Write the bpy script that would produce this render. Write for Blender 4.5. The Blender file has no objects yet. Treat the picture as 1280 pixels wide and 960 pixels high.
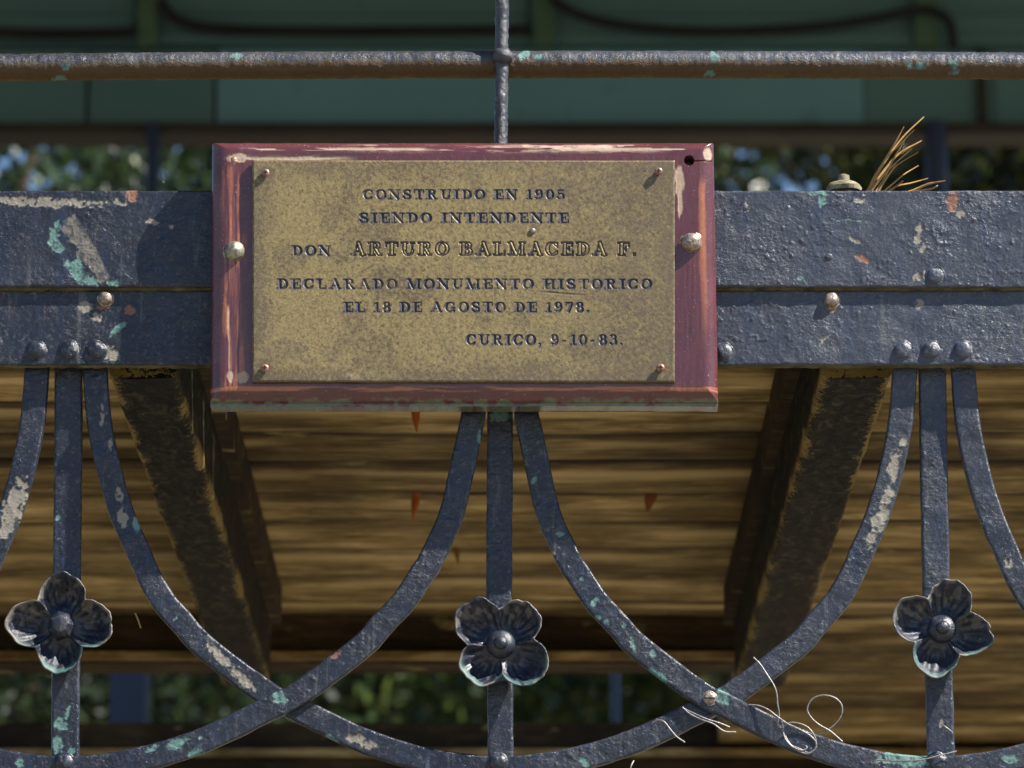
import bpy, math, random
import numpy as np
from mathutils import Vector, Matrix

scene = bpy.context.scene
COL = scene.collection
rng = random.Random(7)

# ------------------------------------------------------------------ camera
PITCH = math.radians(13.7)
FPX = 5600.0                       # focal length in pixels of the 1280 px wide photograph
DIST = 4.25
SN, CS = math.sin(PITCH), math.cos(PITCH)
CY, CZ = -DIST * CS, 1.6
cam_d = bpy.data.cameras.new('camera')
cam = bpy.data.objects.new('camera', cam_d)
COL.objects.link(cam)
cam.location = (0, CY, CZ)
cam.rotation_euler = (math.pi / 2 + PITCH, 0, 0)
cam_d.sensor_width = 36.0
cam_d.lens = 36.0 * FPX / 1280.0
cam_d.clip_start = 0.1
cam_d.clip_end = 3000.0
cam_d.dof.use_dof = True
cam_d.dof.focus_distance = 4.26
cam_d.dof.aperture_fstop = 11
cam_d.dof.aperture_blades = 0
scene.camera = cam

# ------------------------------------------------------------------ light
SUN = Vector((-1.0, 0.40, -1.2)).normalized()      # direction the light travels
sun_el = math.asin(-SUN.z)
to_sun = -SUN
sun_az = math.atan2(to_sun.x, to_sun.y)            # clockwise from +Y
world = bpy.data.worlds.new('World')
scene.world = world
world.use_nodes = True
wn = world.node_tree
bg = wn.nodes['Background']
sky = wn.nodes.new('ShaderNodeTexSky')
sky.sky_type = 'NISHITA'
sky.sun_disc = False
sky.sun_elevation = sun_el
sky.sun_rotation = sun_az
sky.air_density = 1.0
sky.dust_density = 0.0
sky.ozone_density = 5.0
wn.links.new(sky.outputs[0], bg.inputs[0])
bg.inputs[1].default_value = 0.065
sun_d = bpy.data.lights.new('sun', 'SUN')
sun_d.energy = 5.0
sun_d.angle = math.radians(0.5)
sun_d.color = (1.0, 0.95, 0.87)
sun = bpy.data.objects.new('sun', sun_d)
COL.objects.link(sun)
sun.rotation_euler = SUN.to_track_quat('-Z', 'Y').to_euler()
sun.location = (6, -5, 9)
scene.view_settings.view_transform = 'Standard'
scene.view_settings.look = 'None'
scene.view_settings.gamma = 1.0
scene.view_settings.use_curve_mapping = False
scene.view_settings.exposure = 1.25
scene.cycles.max_bounces = 8
scene.cycles.diffuse_bounces = 5


# ------------------------------------------------------------------ helpers
def pt(u, v, y):
    """photo pixel -> real point on the vertical plane Y = y (metres); arrays allowed"""
    a = (np.asarray(u, float) - 640) / FPX
    b = -(np.asarray(v, float) - 480) / FPX
    ry = CS - b * SN
    rz = SN + b * CS
    t = (np.asarray(y, float) - CY) / ry
    return a * t, np.asarray(y, float) + 0 * t, CZ + rz * t


def ptv(u, v, y):
    x, yy, z = pt(u, v, y)
    return Vector((float(x), float(yy), float(z)))


def seam_y(v, z):
    """Y where the horizontal plane z is seen at photo row v"""
    b = -(v - 480) / FPX
    return CY + (CS - b * SN) * (z - CZ) / (SN + b * CS)


def hsh(ix, iy, seed):
    n = (ix.astype(np.int64) * 374761393 + iy.astype(np.int64) * 668265263 + seed * 1442695041) & 0xffffffff
    n = ((n ^ (n >> 13)) * 1274126177) & 0xffffffff
    return ((n ^ (n >> 16)) & 0xffff) / 65535.0


def vnoise(x, y, seed=0):
    x = np.asarray(x, float); y = np.asarray(y, float)
    ix = np.floor(x); iy = np.floor(y)
    fx = x - ix; fy = y - iy
    fx = fx * fx * (3 - 2 * fx); fy = fy * fy * (3 - 2 * fy)
    a = hsh(ix, iy, seed); b = hsh(ix + 1, iy, seed)
    c = hsh(ix, iy + 1, seed); d = hsh(ix + 1, iy + 1, seed)
    return (a + (b - a) * fx) * (1 - fy) + (c + (d - c) * fx) * fy


def fbm(x, y, seed=0, octs=4):
    s = 0; amp = 0.5; tot = 0
    for o in range(octs):
        s = s + amp * vnoise(x * 2 ** o + 17.3 * o, y * 2 ** o - 9.1 * o, seed + o * 13)
        tot += amp
        amp *= 0.5
    return s / tot


def sstep(a, b, x):
    t = np.clip((x - a) / (b - a), 0, 1)
    return t * t * (3 - 2 * t)


def tag(o, label=None, cat=None, group=None, kind=None):
    if label: o['label'] = label
    if cat: o['category'] = cat
    if group: o['group'] = group
    if kind: o['kind'] = kind
    return o


def thing(name, label, cat, loc=(0, 0, 0), group=None):
    o = bpy.data.objects.new(name, None)
    o.empty_display_size = 0.05
    COL.objects.link(o)
    o.location = loc
    return tag(o, label, cat, group)


bpy_roots = {}


def link(name, me, mat, parent=None, smooth=False):
    """link a mesh whose vertices are in world coordinates under parent, origin at its middle"""
    o = bpy.data.objects.new(name, me)
    COL.objects.link(o)
    if mat:
        me.materials.append(mat)
    if smooth:
        me.polygons.foreach_set('use_smooth', [True] * len(me.polygons))
    n = len(me.vertices)
    co = np.empty(n * 3, np.float32)
    me.vertices.foreach_get('co', co)
    co = co.reshape(-1, 3)
    c = (co.min(0) + co.max(0)) / 2
    me.vertices.foreach_set('co', (co - c).ravel())
    me.update()
    wl = Vector([float(q) for q in c])
    if parent is not None:
        o.parent = parent
        o.location = wl - world_loc(parent)
    else:
        o.location = wl
    return o


def world_loc(o):
    v = Vector(o.location)
    while o.parent:
        o = o.parent
        v += Vector(o.location)
    return v


def mesh_np(name, verts, faces):
    """verts (n,3), faces (m,4) or (m,3) arrays -> mesh, fast"""
    me = bpy.data.meshes.new(name)
    verts = np.asarray(verts, np.float32)
    faces = np.asarray(faces, np.int32)
    k = faces.shape[1]
    me.vertices.add(len(verts))
    me.vertices.foreach_set('co', verts.ravel())
    me.loops.add(faces.size)
    me.loops.foreach_set('vertex_index', faces.ravel())
    me.polygons.add(len(faces))
    me.polygons.foreach_set('loop_start', np.arange(0, faces.size, k, dtype=np.int32))
    me.update(calc_edges=True)
    me.validate()
    return me


def add_attr(me, name, arr):
    """arr (n,3) or (n,4): colour attribute holding material masks"""
    a = me.color_attributes.new(name, 'FLOAT_COLOR', 'POINT')
    full = np.ones((len(arr), 4), np.float32)
    full[:, :arr.shape[1]] = arr
    a.data.foreach_set('color', full.ravel())


def grid_faces(nr, nc, off=0):
    i = np.arange(nr - 1)[:, None] * nc + np.arange(nc - 1)[None, :]
    i = i.ravel() + off
    return np.stack([i, i + 1, i + nc + 1, i + nc], 1)


def smooth_by_angle(me, ang=40):
    me.polygons.foreach_set('use_smooth', [True] * len(me.polygons))
    try:
        me.set_sharp_from_angle(angle=math.radians(ang))
    except Exception:
        pass


class MB:
    """collects simple shapes (world coordinates)"""
    def __init__(s):
        s.v = []; s.f = []

    def add(s, vs, fs):
        o = len(s.v)
        s.v += [tuple(q) for q in vs]
        s.f += [tuple(i + o for i in q) for q in fs]

    def box(s, x0, x1, y0, y1, z0, z1):
        s.add([(x0, y0, z0), (x1, y0, z0), (x1, y1, z0), (x0, y1, z0),
               (x0, y0, z1), (x1, y0, z1), (x1, y1, z1), (x0, y1, z1)],
              [(0, 3, 2, 1), (4, 5, 6, 7), (0, 1, 5, 4), (1, 2, 6, 5), (2, 3, 7, 6), (3, 0, 4, 7)])

    def tube(s, pts, rad, seg=8, cap=True, jit=0.0, seed=0):
        rr = random.Random(seed)
        pts = [Vector(p) for p in pts]
        n = len(pts)
        o = len(s.v)
        up = Vector((0.13, 1, 0.31)).normalized()
        for i, p in enumerate(pts):
            t = (pts[min(i + 1, n - 1)] - pts[max(i - 1, 0)])
            if t.length < 1e-9: t = Vector((0, 0, 1))
            t.normalize()
            a = t.cross(up)
            if a.length < 1e-3: a = t.cross(Vector((1, 0, 0)))
            a.normalize()
            b = t.cross(a)
            r = rad[i] if hasattr(rad, '__len__') else rad
            for k in range(seg):
                q = 2 * math.pi * k / seg
                rk = r * (1 + jit * (rr.random() - .5))
                s.v.append(tuple(p + a * math.cos(q) * rk + b * math.sin(q) * rk))
        for i in range(n - 1):
            for k in range(seg):
                k2 = (k + 1) % seg
                s.f.append((o + i * seg + k, o + i * seg + k2, o + (i + 1) * seg + k2, o + (i + 1) * seg + k))
        if cap:
            s.f.append(tuple(o + k for k in range(seg - 1, -1, -1)))
            s.f.append(tuple(o + (n - 1) * seg + k for k in range(seg)))

    def lathe_y(s, c, prof, seg=24, wob=0.0, seed=0):
        """profile [(radius, y)] turned about the Y axis through c; y negative is towards the viewer"""
        rr = random.Random(seed)
        ph = rr.random() * 6
        o = len(s.v)
        for (r, y) in prof:
            for k in range(seg):
                q = 2 * math.pi * k / seg
                w = 1 + wob * (math.sin(2 * q + ph) * .6 + math.sin(5 * q + ph * 2) * .4)
                s.v.append((c[0] + r * w * math.cos(q), c[1] + y, c[2] + r * w * math.sin(q)))
        for i in range(len(prof) - 1):
            for k in range(seg):
                k2 = (k + 1) % seg
                s.f.append((o + i * seg + k, o + i * seg + k2, o + (i + 1) * seg + k2, o + (i + 1) * seg + k))
        s.f.append(tuple(o + (len(prof) - 1) * seg + k for k in range(seg)))

    def build(s, name, mat, parent=None, smooth=None):
        me = bpy.data.meshes.new(name)
        me.from_pydata(s.v, [], s.f)
        me.update()
        o = link(name, me, mat, parent)
        if smooth:
            smooth_by_angle(me, smooth)
        return o


# ------------------------------------------------------------------ material helpers
class NT:
    def __init__(s, name):
        s.m = bpy.data.materials.new(name)
        s.m.use_nodes = True
        s.t = s.m.node_tree
        s.b = s.t.nodes['Principled BSDF']
        s.geo = s.n('ShaderNodeNewGeometry')
        s.pos = s.geo.outputs['Position']

    def n(s, typ, **kw):
        nd = s.t.nodes.new(typ)
        for k, v in kw.items():
            setattr(nd, k, v)
        return nd

    def l(s, a, b):
        s.t.links.new(a, b)

    def setin(s, sock, val):
        if hasattr(val, 'links') or hasattr(val, 'is_linked'):
            s.l(val, sock)
        else:
            if isinstance(val, tuple) and len(val) == 3 and sock.type == 'RGBA':
                val = val + (1,)
            sock.default_value = val

    def noise(s, scale, detail=4, rough=.55, vec=None, stretch=None, dist=0.0):
        nd = s.n('ShaderNodeTexNoise')
        nd.inputs['Scale'].default_value = scale
        nd.inputs['Detail'].default_value = detail
        nd.inputs['Roughness'].default_value = rough
        nd.inputs['Distortion'].default_value = dist
        v = vec or s.pos
        if stretch:
            mp = s.n('ShaderNodeMapping')
            mp.inputs['Scale'].default_value = stretch
            s.l(v, mp.inputs[0])
            v = mp.outputs[0]
        s.l(v, nd.inputs['Vector'])
        return nd.outputs[0]

    def ramp(s, fac, stops, interp='LINEAR'):
        nd = s.n('ShaderNodeValToRGB')
        nd.color_ramp.interpolation = interp
        cr = nd.color_ramp
        while len(cr.elements) < len(stops):
            cr.elements.new(0.5)
        for e, (p, c) in zip(cr.elements, stops):
            e.position = p
            e.color = (c if isinstance(c, tuple) else (c, c, c)) + (1,) if not (isinstance(c, tuple) and len(c) == 4) else c
        s.l(fac, nd.inputs[0])
        return nd.outputs[0]

    def mix(s, fac, a, b, mode='MIX'):
        nd = s.n('ShaderNodeMix', data_type='RGBA', blend_type=mode)
        s.setin(nd.inputs[0], fac)
        s.setin(nd.inputs[6], a)
        s.setin(nd.inputs[7], b)
        return nd.outputs[2]

    def math(s, op, a, b=0.0, clamp=False):
        nd = s.n('ShaderNodeMath', operation=op, use_clamp=clamp)
        s.setin(nd.inputs[0], a)
        s.setin(nd.inputs[1], b)
        return nd.outputs[0]

    def attr(s, name):
        nd = s.n('ShaderNodeAttribute', attribute_name=name)
        sp = s.n('ShaderNodeSeparateColor')
        s.l(nd.outputs['Color'], sp.inputs[0])
        return sp.outputs[0], sp.outputs[1], sp.outputs[2], nd.outputs['Alpha']

    def bump(s, h, dist, strength=1.0, prev=None):
        nd = s.n('ShaderNodeBump')
        nd.inputs['Strength'].default_value = strength
        nd.inputs['Distance'].default_value = dist
        s.l(h, nd.inputs['Height'])
        if prev is not None:
            s.l(prev, nd.inputs['Normal'])
        return nd.outputs[0]

    def done(s, col=None, rough=None, metal=None, normal=None, spec=None, coat=None):
        if col is not None: s.setin(s.b.inputs['Base Color'], col)
        if rough is not None: s.setin(s.b.inputs['Roughness'], rough)
        if metal is not None: s.setin(s.b.inputs['Metallic'], metal)
        if spec is not None: s.setin(s.b.inputs['Specular IOR Level'], spec)
        if coat is not None: s.setin(s.b.inputs['Coat Weight'], coat)
        if normal is not None: s.l(normal, s.b.inputs['Normal'])
        return s.m


# --- flaking navy-black paint over old coats; attribute 'wear' = (teal undercoat, pale primer, rust)
def make_iron(name, use_wear=True, base=(0.009, 0.012, 0.022), base2=(0.020, 0.024, 0.035), rustiness=0.0, bumpy=.8, rustc=((0.12, 0.05, 0.03), (0.26, 0.12, 0.07))):
    t = NT(name)
    big = t.noise(9, 4, .6)
    mid = t.noise(60, 4, .6)
    fine = t.noise(420, 4, .65)
    vfine = t.noise(1100, 2, .6)
    col = t.mix(t.ramp(big, [(.35, 0.0), (.7, 1.0)]), base, base2)
    # the right hand part of the railing is more chalked and dusty
    sx = t.n('ShaderNodeSeparateXYZ'); t.l(t.pos, sx.inputs[0])
    ch = t.n('ShaderNodeMapRange'); ch.inputs[1].default_value = -.1; ch.inputs[2].default_value = .3
    t.l(sx.outputs[0], ch.inputs[0])
    cz = t.n('ShaderNodeMapRange'); cz.inputs[1].default_value = 2.56; cz.inputs[2].default_value = 2.63; cz.inputs[3].default_value = .3
    t.l(sx.outputs[2], cz.inputs[0])
    col = t.mix(t.math('MULTIPLY', t.math('MULTIPLY', ch.outputs[0], cz.outputs[0]), .52), col, (0.072, 0.082, 0.106))
    dust = t.ramp(t.noise(190, 5, .75), [(.54, 0.0), (.70, .5)])
    col = t.mix(dust, col, (0.15, 0.15, 0.15))
    rs = t.ramp(t.noise(85, 5, .7, dist=.3), [(.67 - rustiness, 0.0), (.72 - rustiness, 0.8)])
    col = t.mix(rs, col, (0.12, 0.055, 0.03))
    drip = t.ramp(t.noise(1.0, 4, .6, stretch=(75, 75, 6)), [(.52, 0.0), (.70, .40)])
    col = t.mix(drip, col, (0.018, 0.030, 0.075))
    drip2 = t.ramp(t.noise(1.0, 4, .6, stretch=(120, 120, 9)), [(.60, 0.0), (.72, .35)])
    col = t.mix(drip2, col, (0.16, 0.155, 0.15))
    speck = t.ramp(t.noise(520, 2, .5), [(.72, 0.0), (.75, .8)])
    col = t.mix(speck, col, (0.26, 0.27, 0.27))
    tl = t.ramp(t.noise(130, 4, .65, dist=.4), [(.73, 0.0), (.745, .9)])
    col = t.mix(tl, col, (0.08, 0.16, 0.14))
    rough = t.ramp(t.noise(28, 4, .6), [(.35, .22), (.65, .44)])
    if use_wear:
        a, b, c, al = t.attr('wear')
        col = t.mix(b, col, t.mix(fine, (0.14, 0.125, 0.10), (0.30, 0.27, 0.215)))
        col = t.mix(c, col, t.mix(fine, rustc[0], rustc[1]))
        col = t.mix(a, col, t.mix(mid, (0.065, 0.145, 0.130), (0.13, 0.25, 0.225)))
        rough = t.math('ADD', rough, t.math('MULTIPLY', t.math('ADD', t.math('ADD', a, b), c), .3), clamp=True)
    ridge = t.noise(1.0, 5, .65, stretch=(150, 150, 260), dist=1.4)
    zn = t.ramp(t.noise(13, 3, .6), [(.40, .25), (.60, 1.0)])
    n0 = t.bump(t.math('MULTIPLY', ridge, zn), .0012 * bumpy, .8)
    n1 = t.bump(t.math('MULTIPLY', mid, zn), .0010 * bumpy, .9, n0)
    n2 = t.bump(fine, .00060 * bumpy, .95, n1)
    n3 = t.bump(vfine, .00018, .9, n2)
    return t.done(col, rough, 0.0, n3, .5)


M = {}
M['iron'] = make_iron('painted_iron')
M['rail'] = make_iron('painted_rail', True, (0.018, 0.019, 0.026), (0.055, 0.055, 0.060), -.01, 1.2, ((0.030, 0.015, 0.003), (0.110, 0.060, 0.012)))


def make_bolt(name, c0, c1, metal=.5):
    t = NT(name)
    f = t.noise(300, 5, .7)
    col = t.mix(t.ramp(f, [(.35, 0.0), (.65, 1.0)]), c0, c1)
    return t.done(col, .42, metal, t.bump(f, .0005, .9), .5)


M['bolt'] = make_bolt('weathered_brass_bolt', (0.14, 0.12, 0.07), (0.42, 0.40, 0.31))
M['bolt_brown'] = make_bolt('tarnished_steel_bolt', (0.13, 0.085, 0.06), (0.42, 0.36, 0.30))
M['screw'] = make_bolt('copper_screw', (0.13, 0.06, 0.04), (0.34, 0.19, 0.13), .4)
M['wire'] = make_bolt('galvanised_wire', (0.16, 0.15, 0.145), (0.34, 0.32, 0.31), .5)


# --- brass plate: attribute 'ink' = (enamel in the engraving, tarnish, dark stain)
t = NT('patinated_brass')
a, b, c, al = t.attr('ink')
big = t.noise(14, 5, .65)
mid = t.noise(230, 6, .75, dist=.2)
fine = t.noise(480, 5, .75)
m1 = t.math('ADD', t.math('MULTIPLY', mid, .55), t.math('MULTIPLY', fine, .45))
m1 = t.math('ADD', m1, t.math('MULTIPLY', t.math('SUBTRACT', big, .5), .10))
m1 = t.math('SUBTRACT', m1, t.math('MULTIPLY', b, .09))
col = t.ramp(m1, [(.40, (0.095, 0.067, 0.034)), (.45, (0.175, 0.128, 0.058)), (.50, (0.245, 0.184, 0.080)), (.60, (0.33, 0.252, 0.105))])
pit = t.ramp(t.noise(330, 3, .6), [(.66, 0.0), (.72, .7)])
col = t.mix(pit, col, (0.075, 0.052, 0.030))
rx = t.n('ShaderNodeSeparateXYZ'); t.l(t.pos, rx.inputs[0])
rm_ = t.n('ShaderNodeMapRange'); rm_.inputs[1].default_value = -.04; rm_.inputs[2].default_value = .12
t.l(rx.outputs[0], rm_.inputs[0])
bl_ = t.ramp(t.noise(95, 5, .7, dist=.5), [(.47, 0.0), (.56, 1.0)])
col = t.mix(t.math('MULTIPLY', t.math('MULTIPLY', rm_.outputs[0], .40), t.math('SUBTRACT', 1.0, bl_)), col, (0.105, 0.082, 0.055))
col = t.mix(t.math('MULTIPLY', b, .40), col, (0.16, 0.125, 0.085))
col = t.mix(c, col, (0.06, 0.05, 0.05))
inkn = t.ramp(t.noise(420, 3, .6), [(.28, .55), (.45, 1.0)])
col = t.mix(t.math('MULTIPLY', a, inkn), col, (0.020, 0.020, 0.032))
rg = t.math('ADD', .42, t.math('MULTIPLY', t.math('SUBTRACT', .6, m1), .9), clamp=True)
met = t.math('MULTIPLY', t.math('SUBTRACT', 1.0, a), .35)
M['brass'] = t.done(col, rg, met, t.bump(fine, .00012, .8, t.bump(mid, .0003, .6)), .5)

# --- varnished red board: attribute 'bare' = (bare wood, green paint, dark streak)
t = NT('red_varnished_wood')
a, b, c, al = t.attr('bare')
gr = t.noise(60, 5, .6)
fine = t.noise(600, 3, .6)
wv = t.noise(200, 5, .65)
base = t.ramp(t.noise(22, 4, .6), [(.3, (0.060, 0.018, 0.022)), (.55, (0.105, 0.028, 0.030)), (.8, (0.110, 0.042, 0.052))])
base = t.mix(t.ramp(wv, [(.35, 0.0), (.65, .5)]), base, (0.085, 0.024, 0.030))
base = t.mix(c, base, t.mix(wv, (0.27, 0.08, 0.03), (0.52, 0.20, 0.085)))
col = t.mix(a, base, t.mix(gr, (0.26, 0.16, 0.10), (0.50, 0.38, 0.28)))
col = t.mix(b, col, t.mix(wv, (0.05, 0.045, 0.022), (0.16, 0.18, 0.11)))
sp = t.ramp(t.noise(620, 2, .5), [(.70, 0.0), (.73, .45)])
col = t.mix(sp, col, (0.55, 0.52, 0.55))
M['board'] = t.done(col, t.math('ADD', .27, t.math('MULTIPLY', a, .4)), 0, t.bump(fine, .00018, .8, t.bump(wv, .0005, .7)), .7)


# --- weathered planks (grain along X)
def make_plank(name, c0, c1, c2):
    t = NT(name)
    g = t.noise(1.0, 7, .66, stretch=(8, 40, 40), dist=.8)
    g2 = t.noise(1.0, 5, .6, stretch=(12, 120, 120), dist=.3)
    bl = t.noise(5.5, 4, .6)
    f = t.math('ADD', t.math('MULTIPLY', g, .6), t.math('MULTIPLY', g2, .4))
    col = t.ramp(f, [(.36, c0), (.50, c1), (.62, c2)])
    col = t.mix(t.ramp(bl, [(.40, .0), (.62, .7)]), col, tuple(q * .55 for q in c0))
    oi = t.n('ShaderNodeObjectInfo').outputs['Random']
    col = t.mix(1.0, col, t.ramp(oi, [(0, .50), (1, 1.15)]), 'MULTIPLY')
    vo = t.n('ShaderNodeTexVoronoi'); mpv = t.n('ShaderNodeMapping'); mpv.inputs['Scale'].default_value = (2.6, 7, 7)
    t.l(t.pos, mpv.inputs[0]); t.l(mpv.outputs[0], vo.inputs['Vector']); vo.inputs['Scale'].default_value = 1.0
    kn = t.ramp(vo.outputs['Distance'], [(.05, .8), (.12, 0.0)])
    col = t.mix(kn, col, (0.05, 0.035, 0.02))
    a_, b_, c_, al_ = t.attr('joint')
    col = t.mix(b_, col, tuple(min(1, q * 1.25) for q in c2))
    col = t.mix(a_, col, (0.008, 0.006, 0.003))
    mo = t.ramp(t.noise(1.0, 4, .6, stretch=(9, 26, 26)), [(.63, 0.0), (.72, .65)])
    col = t.mix(mo, col, (0.33, 0.27, 0.10))
    return t.done(col, .9, 0, t.bump(g2, .002, .8, t.bump(g, .004, .8)), .2)


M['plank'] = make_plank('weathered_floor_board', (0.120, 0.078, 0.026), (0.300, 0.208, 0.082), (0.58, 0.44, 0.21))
M['beam_wood'] = make_plank('dark_old_beam', (0.022, 0.014, 0.007), (0.050, 0.032, 0.014), (0.10, 0.066, 0.030))

# --- tarred joist with crackled coat and yellow lichen
t = NT('crackled_tar_joist')
ck = t.noise(1.0, 6, .68, stretch=(60, 25, 60), dist=1.2)
ck2 = t.noise(120, 5, .7, dist=1.6)
col = t.ramp(ck, [(.40, (0.006, 0.0055, 0.005)), (.54, (0.018, 0.016, 0.012)), (.70, (0.085, 0.070, 0.040))])
a, b, c, al = t.attr('wear')
li = t.math('ADD', t.math('MULTIPLY', ck2, .75), t.math('MULTIPLY', a, .30))
col = t.mix(t.ramp(li, [(.54, 0.0), (.60, .95)]), col, (0.30, 0.22, 0.075))
col = t.mix(t.math('MULTIPLY', b, .35), col, (0.06, 0.042, 0.018))
M['joist'] = t.done(col, .75, 0, t.bump(ck2, .003, .8, t.bump(ck, .006, 1.0)), .12)


def flat(name, c0, c1, scale=6, rough=.6, bump=.002, metal=0):
    t = NT(name)
    n = t.noise(scale, 5, .6)
    n2 = t.noise(scale * 8, 4, .6)
    col = t.mix(t.ramp(n, [(.3, 0.0), (.7, 1.0)]), c0, c1)
    col = t.mix(t.ramp(n2, [(.6, 0.0), (.75, .4)]), col, tuple(q * .5 for q in c0))
    return t.done(col, rough, metal, t.bump(n2, bump, .6), .3)


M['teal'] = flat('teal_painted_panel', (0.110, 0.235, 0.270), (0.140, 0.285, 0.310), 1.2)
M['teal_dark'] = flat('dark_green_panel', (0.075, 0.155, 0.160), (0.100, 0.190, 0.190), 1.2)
M['green_batten'] = flat('green_batten_paint', (0.060, 0.120, 0.070), (0.080, 0.150, 0.085), 2)
M['fascia'] = flat('dark_brown_fascia', (0.020, 0.016, 0.011), (0.04, 0.03, 0.02), 3)
M['post'] = flat('navy_post_paint', (0.018, 0.028, 0.060), (0.03, 0.045, 0.09), 3, .35)
M['cable'] = flat('black_cable', (0.008, 0.008, 0.009), (0.015, 0.015, 0.016), 9)
M['roof'] = flat('roof_sheet', (0.10, 0.09, 0.08), (0.16, 0.15, 0.13), 2)
M['ground'] = flat('tan_gravel', (0.15, 0.13, 0.10), (0.22, 0.19, 0.14), .9, .95, .01)
M['moss'] = flat('mossy_seam', (0.025, 0.020, 0.010), (0.13, 0.11, 0.045), 40, .9, .001)
M['orange_leaf'] = flat('dry_orange_leaf', (0.42, 0.11, 0.02), (0.55, 0.18, 0.035), 50, .6, .001)
M['brown_leaf'] = flat('dry_brown_leaf', (0.16, 0.055, 0.015), (0.24, 0.09, 0.03), 50, .6, .001)
M['ochre_leaf'] = flat('dry_ochre_leaf', (0.28, 0.13, 0.02), (0.34, 0.18, 0.04), 50, .6, .001)
M['needle'] = flat('dry_pine_needle', (0.30, 0.155, 0.045), (0.48, 0.29, 0.11), 80, .55, .0005)
M['crust'] = flat('lichen_crusted_iron', (0.12, 0.10, 0.06), (0.36, 0.33, 0.22), 160, .9, .003)
M['bark'] = flat('tree_bark', (0.06, 0.045, 0.03), (0.12, 0.09, 0.06), 6, .9, .02)


def make_leaf(name, c0, c1):
    t = NT(name)
    oi = t.n('ShaderNodeTexNoise')
    oi.inputs['Scale'].default_value = 3.0
    t.l(t.pos, oi.inputs['Vector'])
    wn_ = t.n('ShaderNodeTexWhiteNoise')
    rp = t.geo.outputs['Random Per Island']
    col = t.mix(rp, c0, c1)
    tr = t.n('ShaderNodeBsdfTranslucent')
    t.l(col, tr.inputs[0])
    t.setin(t.b.inputs['Base Color'], col)
    t.b.inputs['Roughness'].default_value = .33
    t.b.inputs['Specular IOR Level'].default_value = .5
    ms = t.n('ShaderNodeMixShader')
    ms.inputs[0].default_value = .22
    out = t.t.nodes['Material Output']
    t.l(t.b.outputs[0], ms.inputs[1])
    t.l(tr.outputs[0], ms.inputs[2])
    t.l(ms.outputs[0], out.inputs[0])
    return t.m


M['leaf_dark'] = make_leaf('dark_leaves', (0.010, 0.020, 0.006), (0.030, 0.052, 0.014))
M['leaf_mid'] = make_leaf('mid_green_leaves', (0.014, 0.030, 0.006), (0.085, 0.120, 0.024))
M['leaf_warm'] = make_leaf('yellow_green_leaves', (0.022, 0.034, 0.008), (0.10, 0.105, 0.028))


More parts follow.
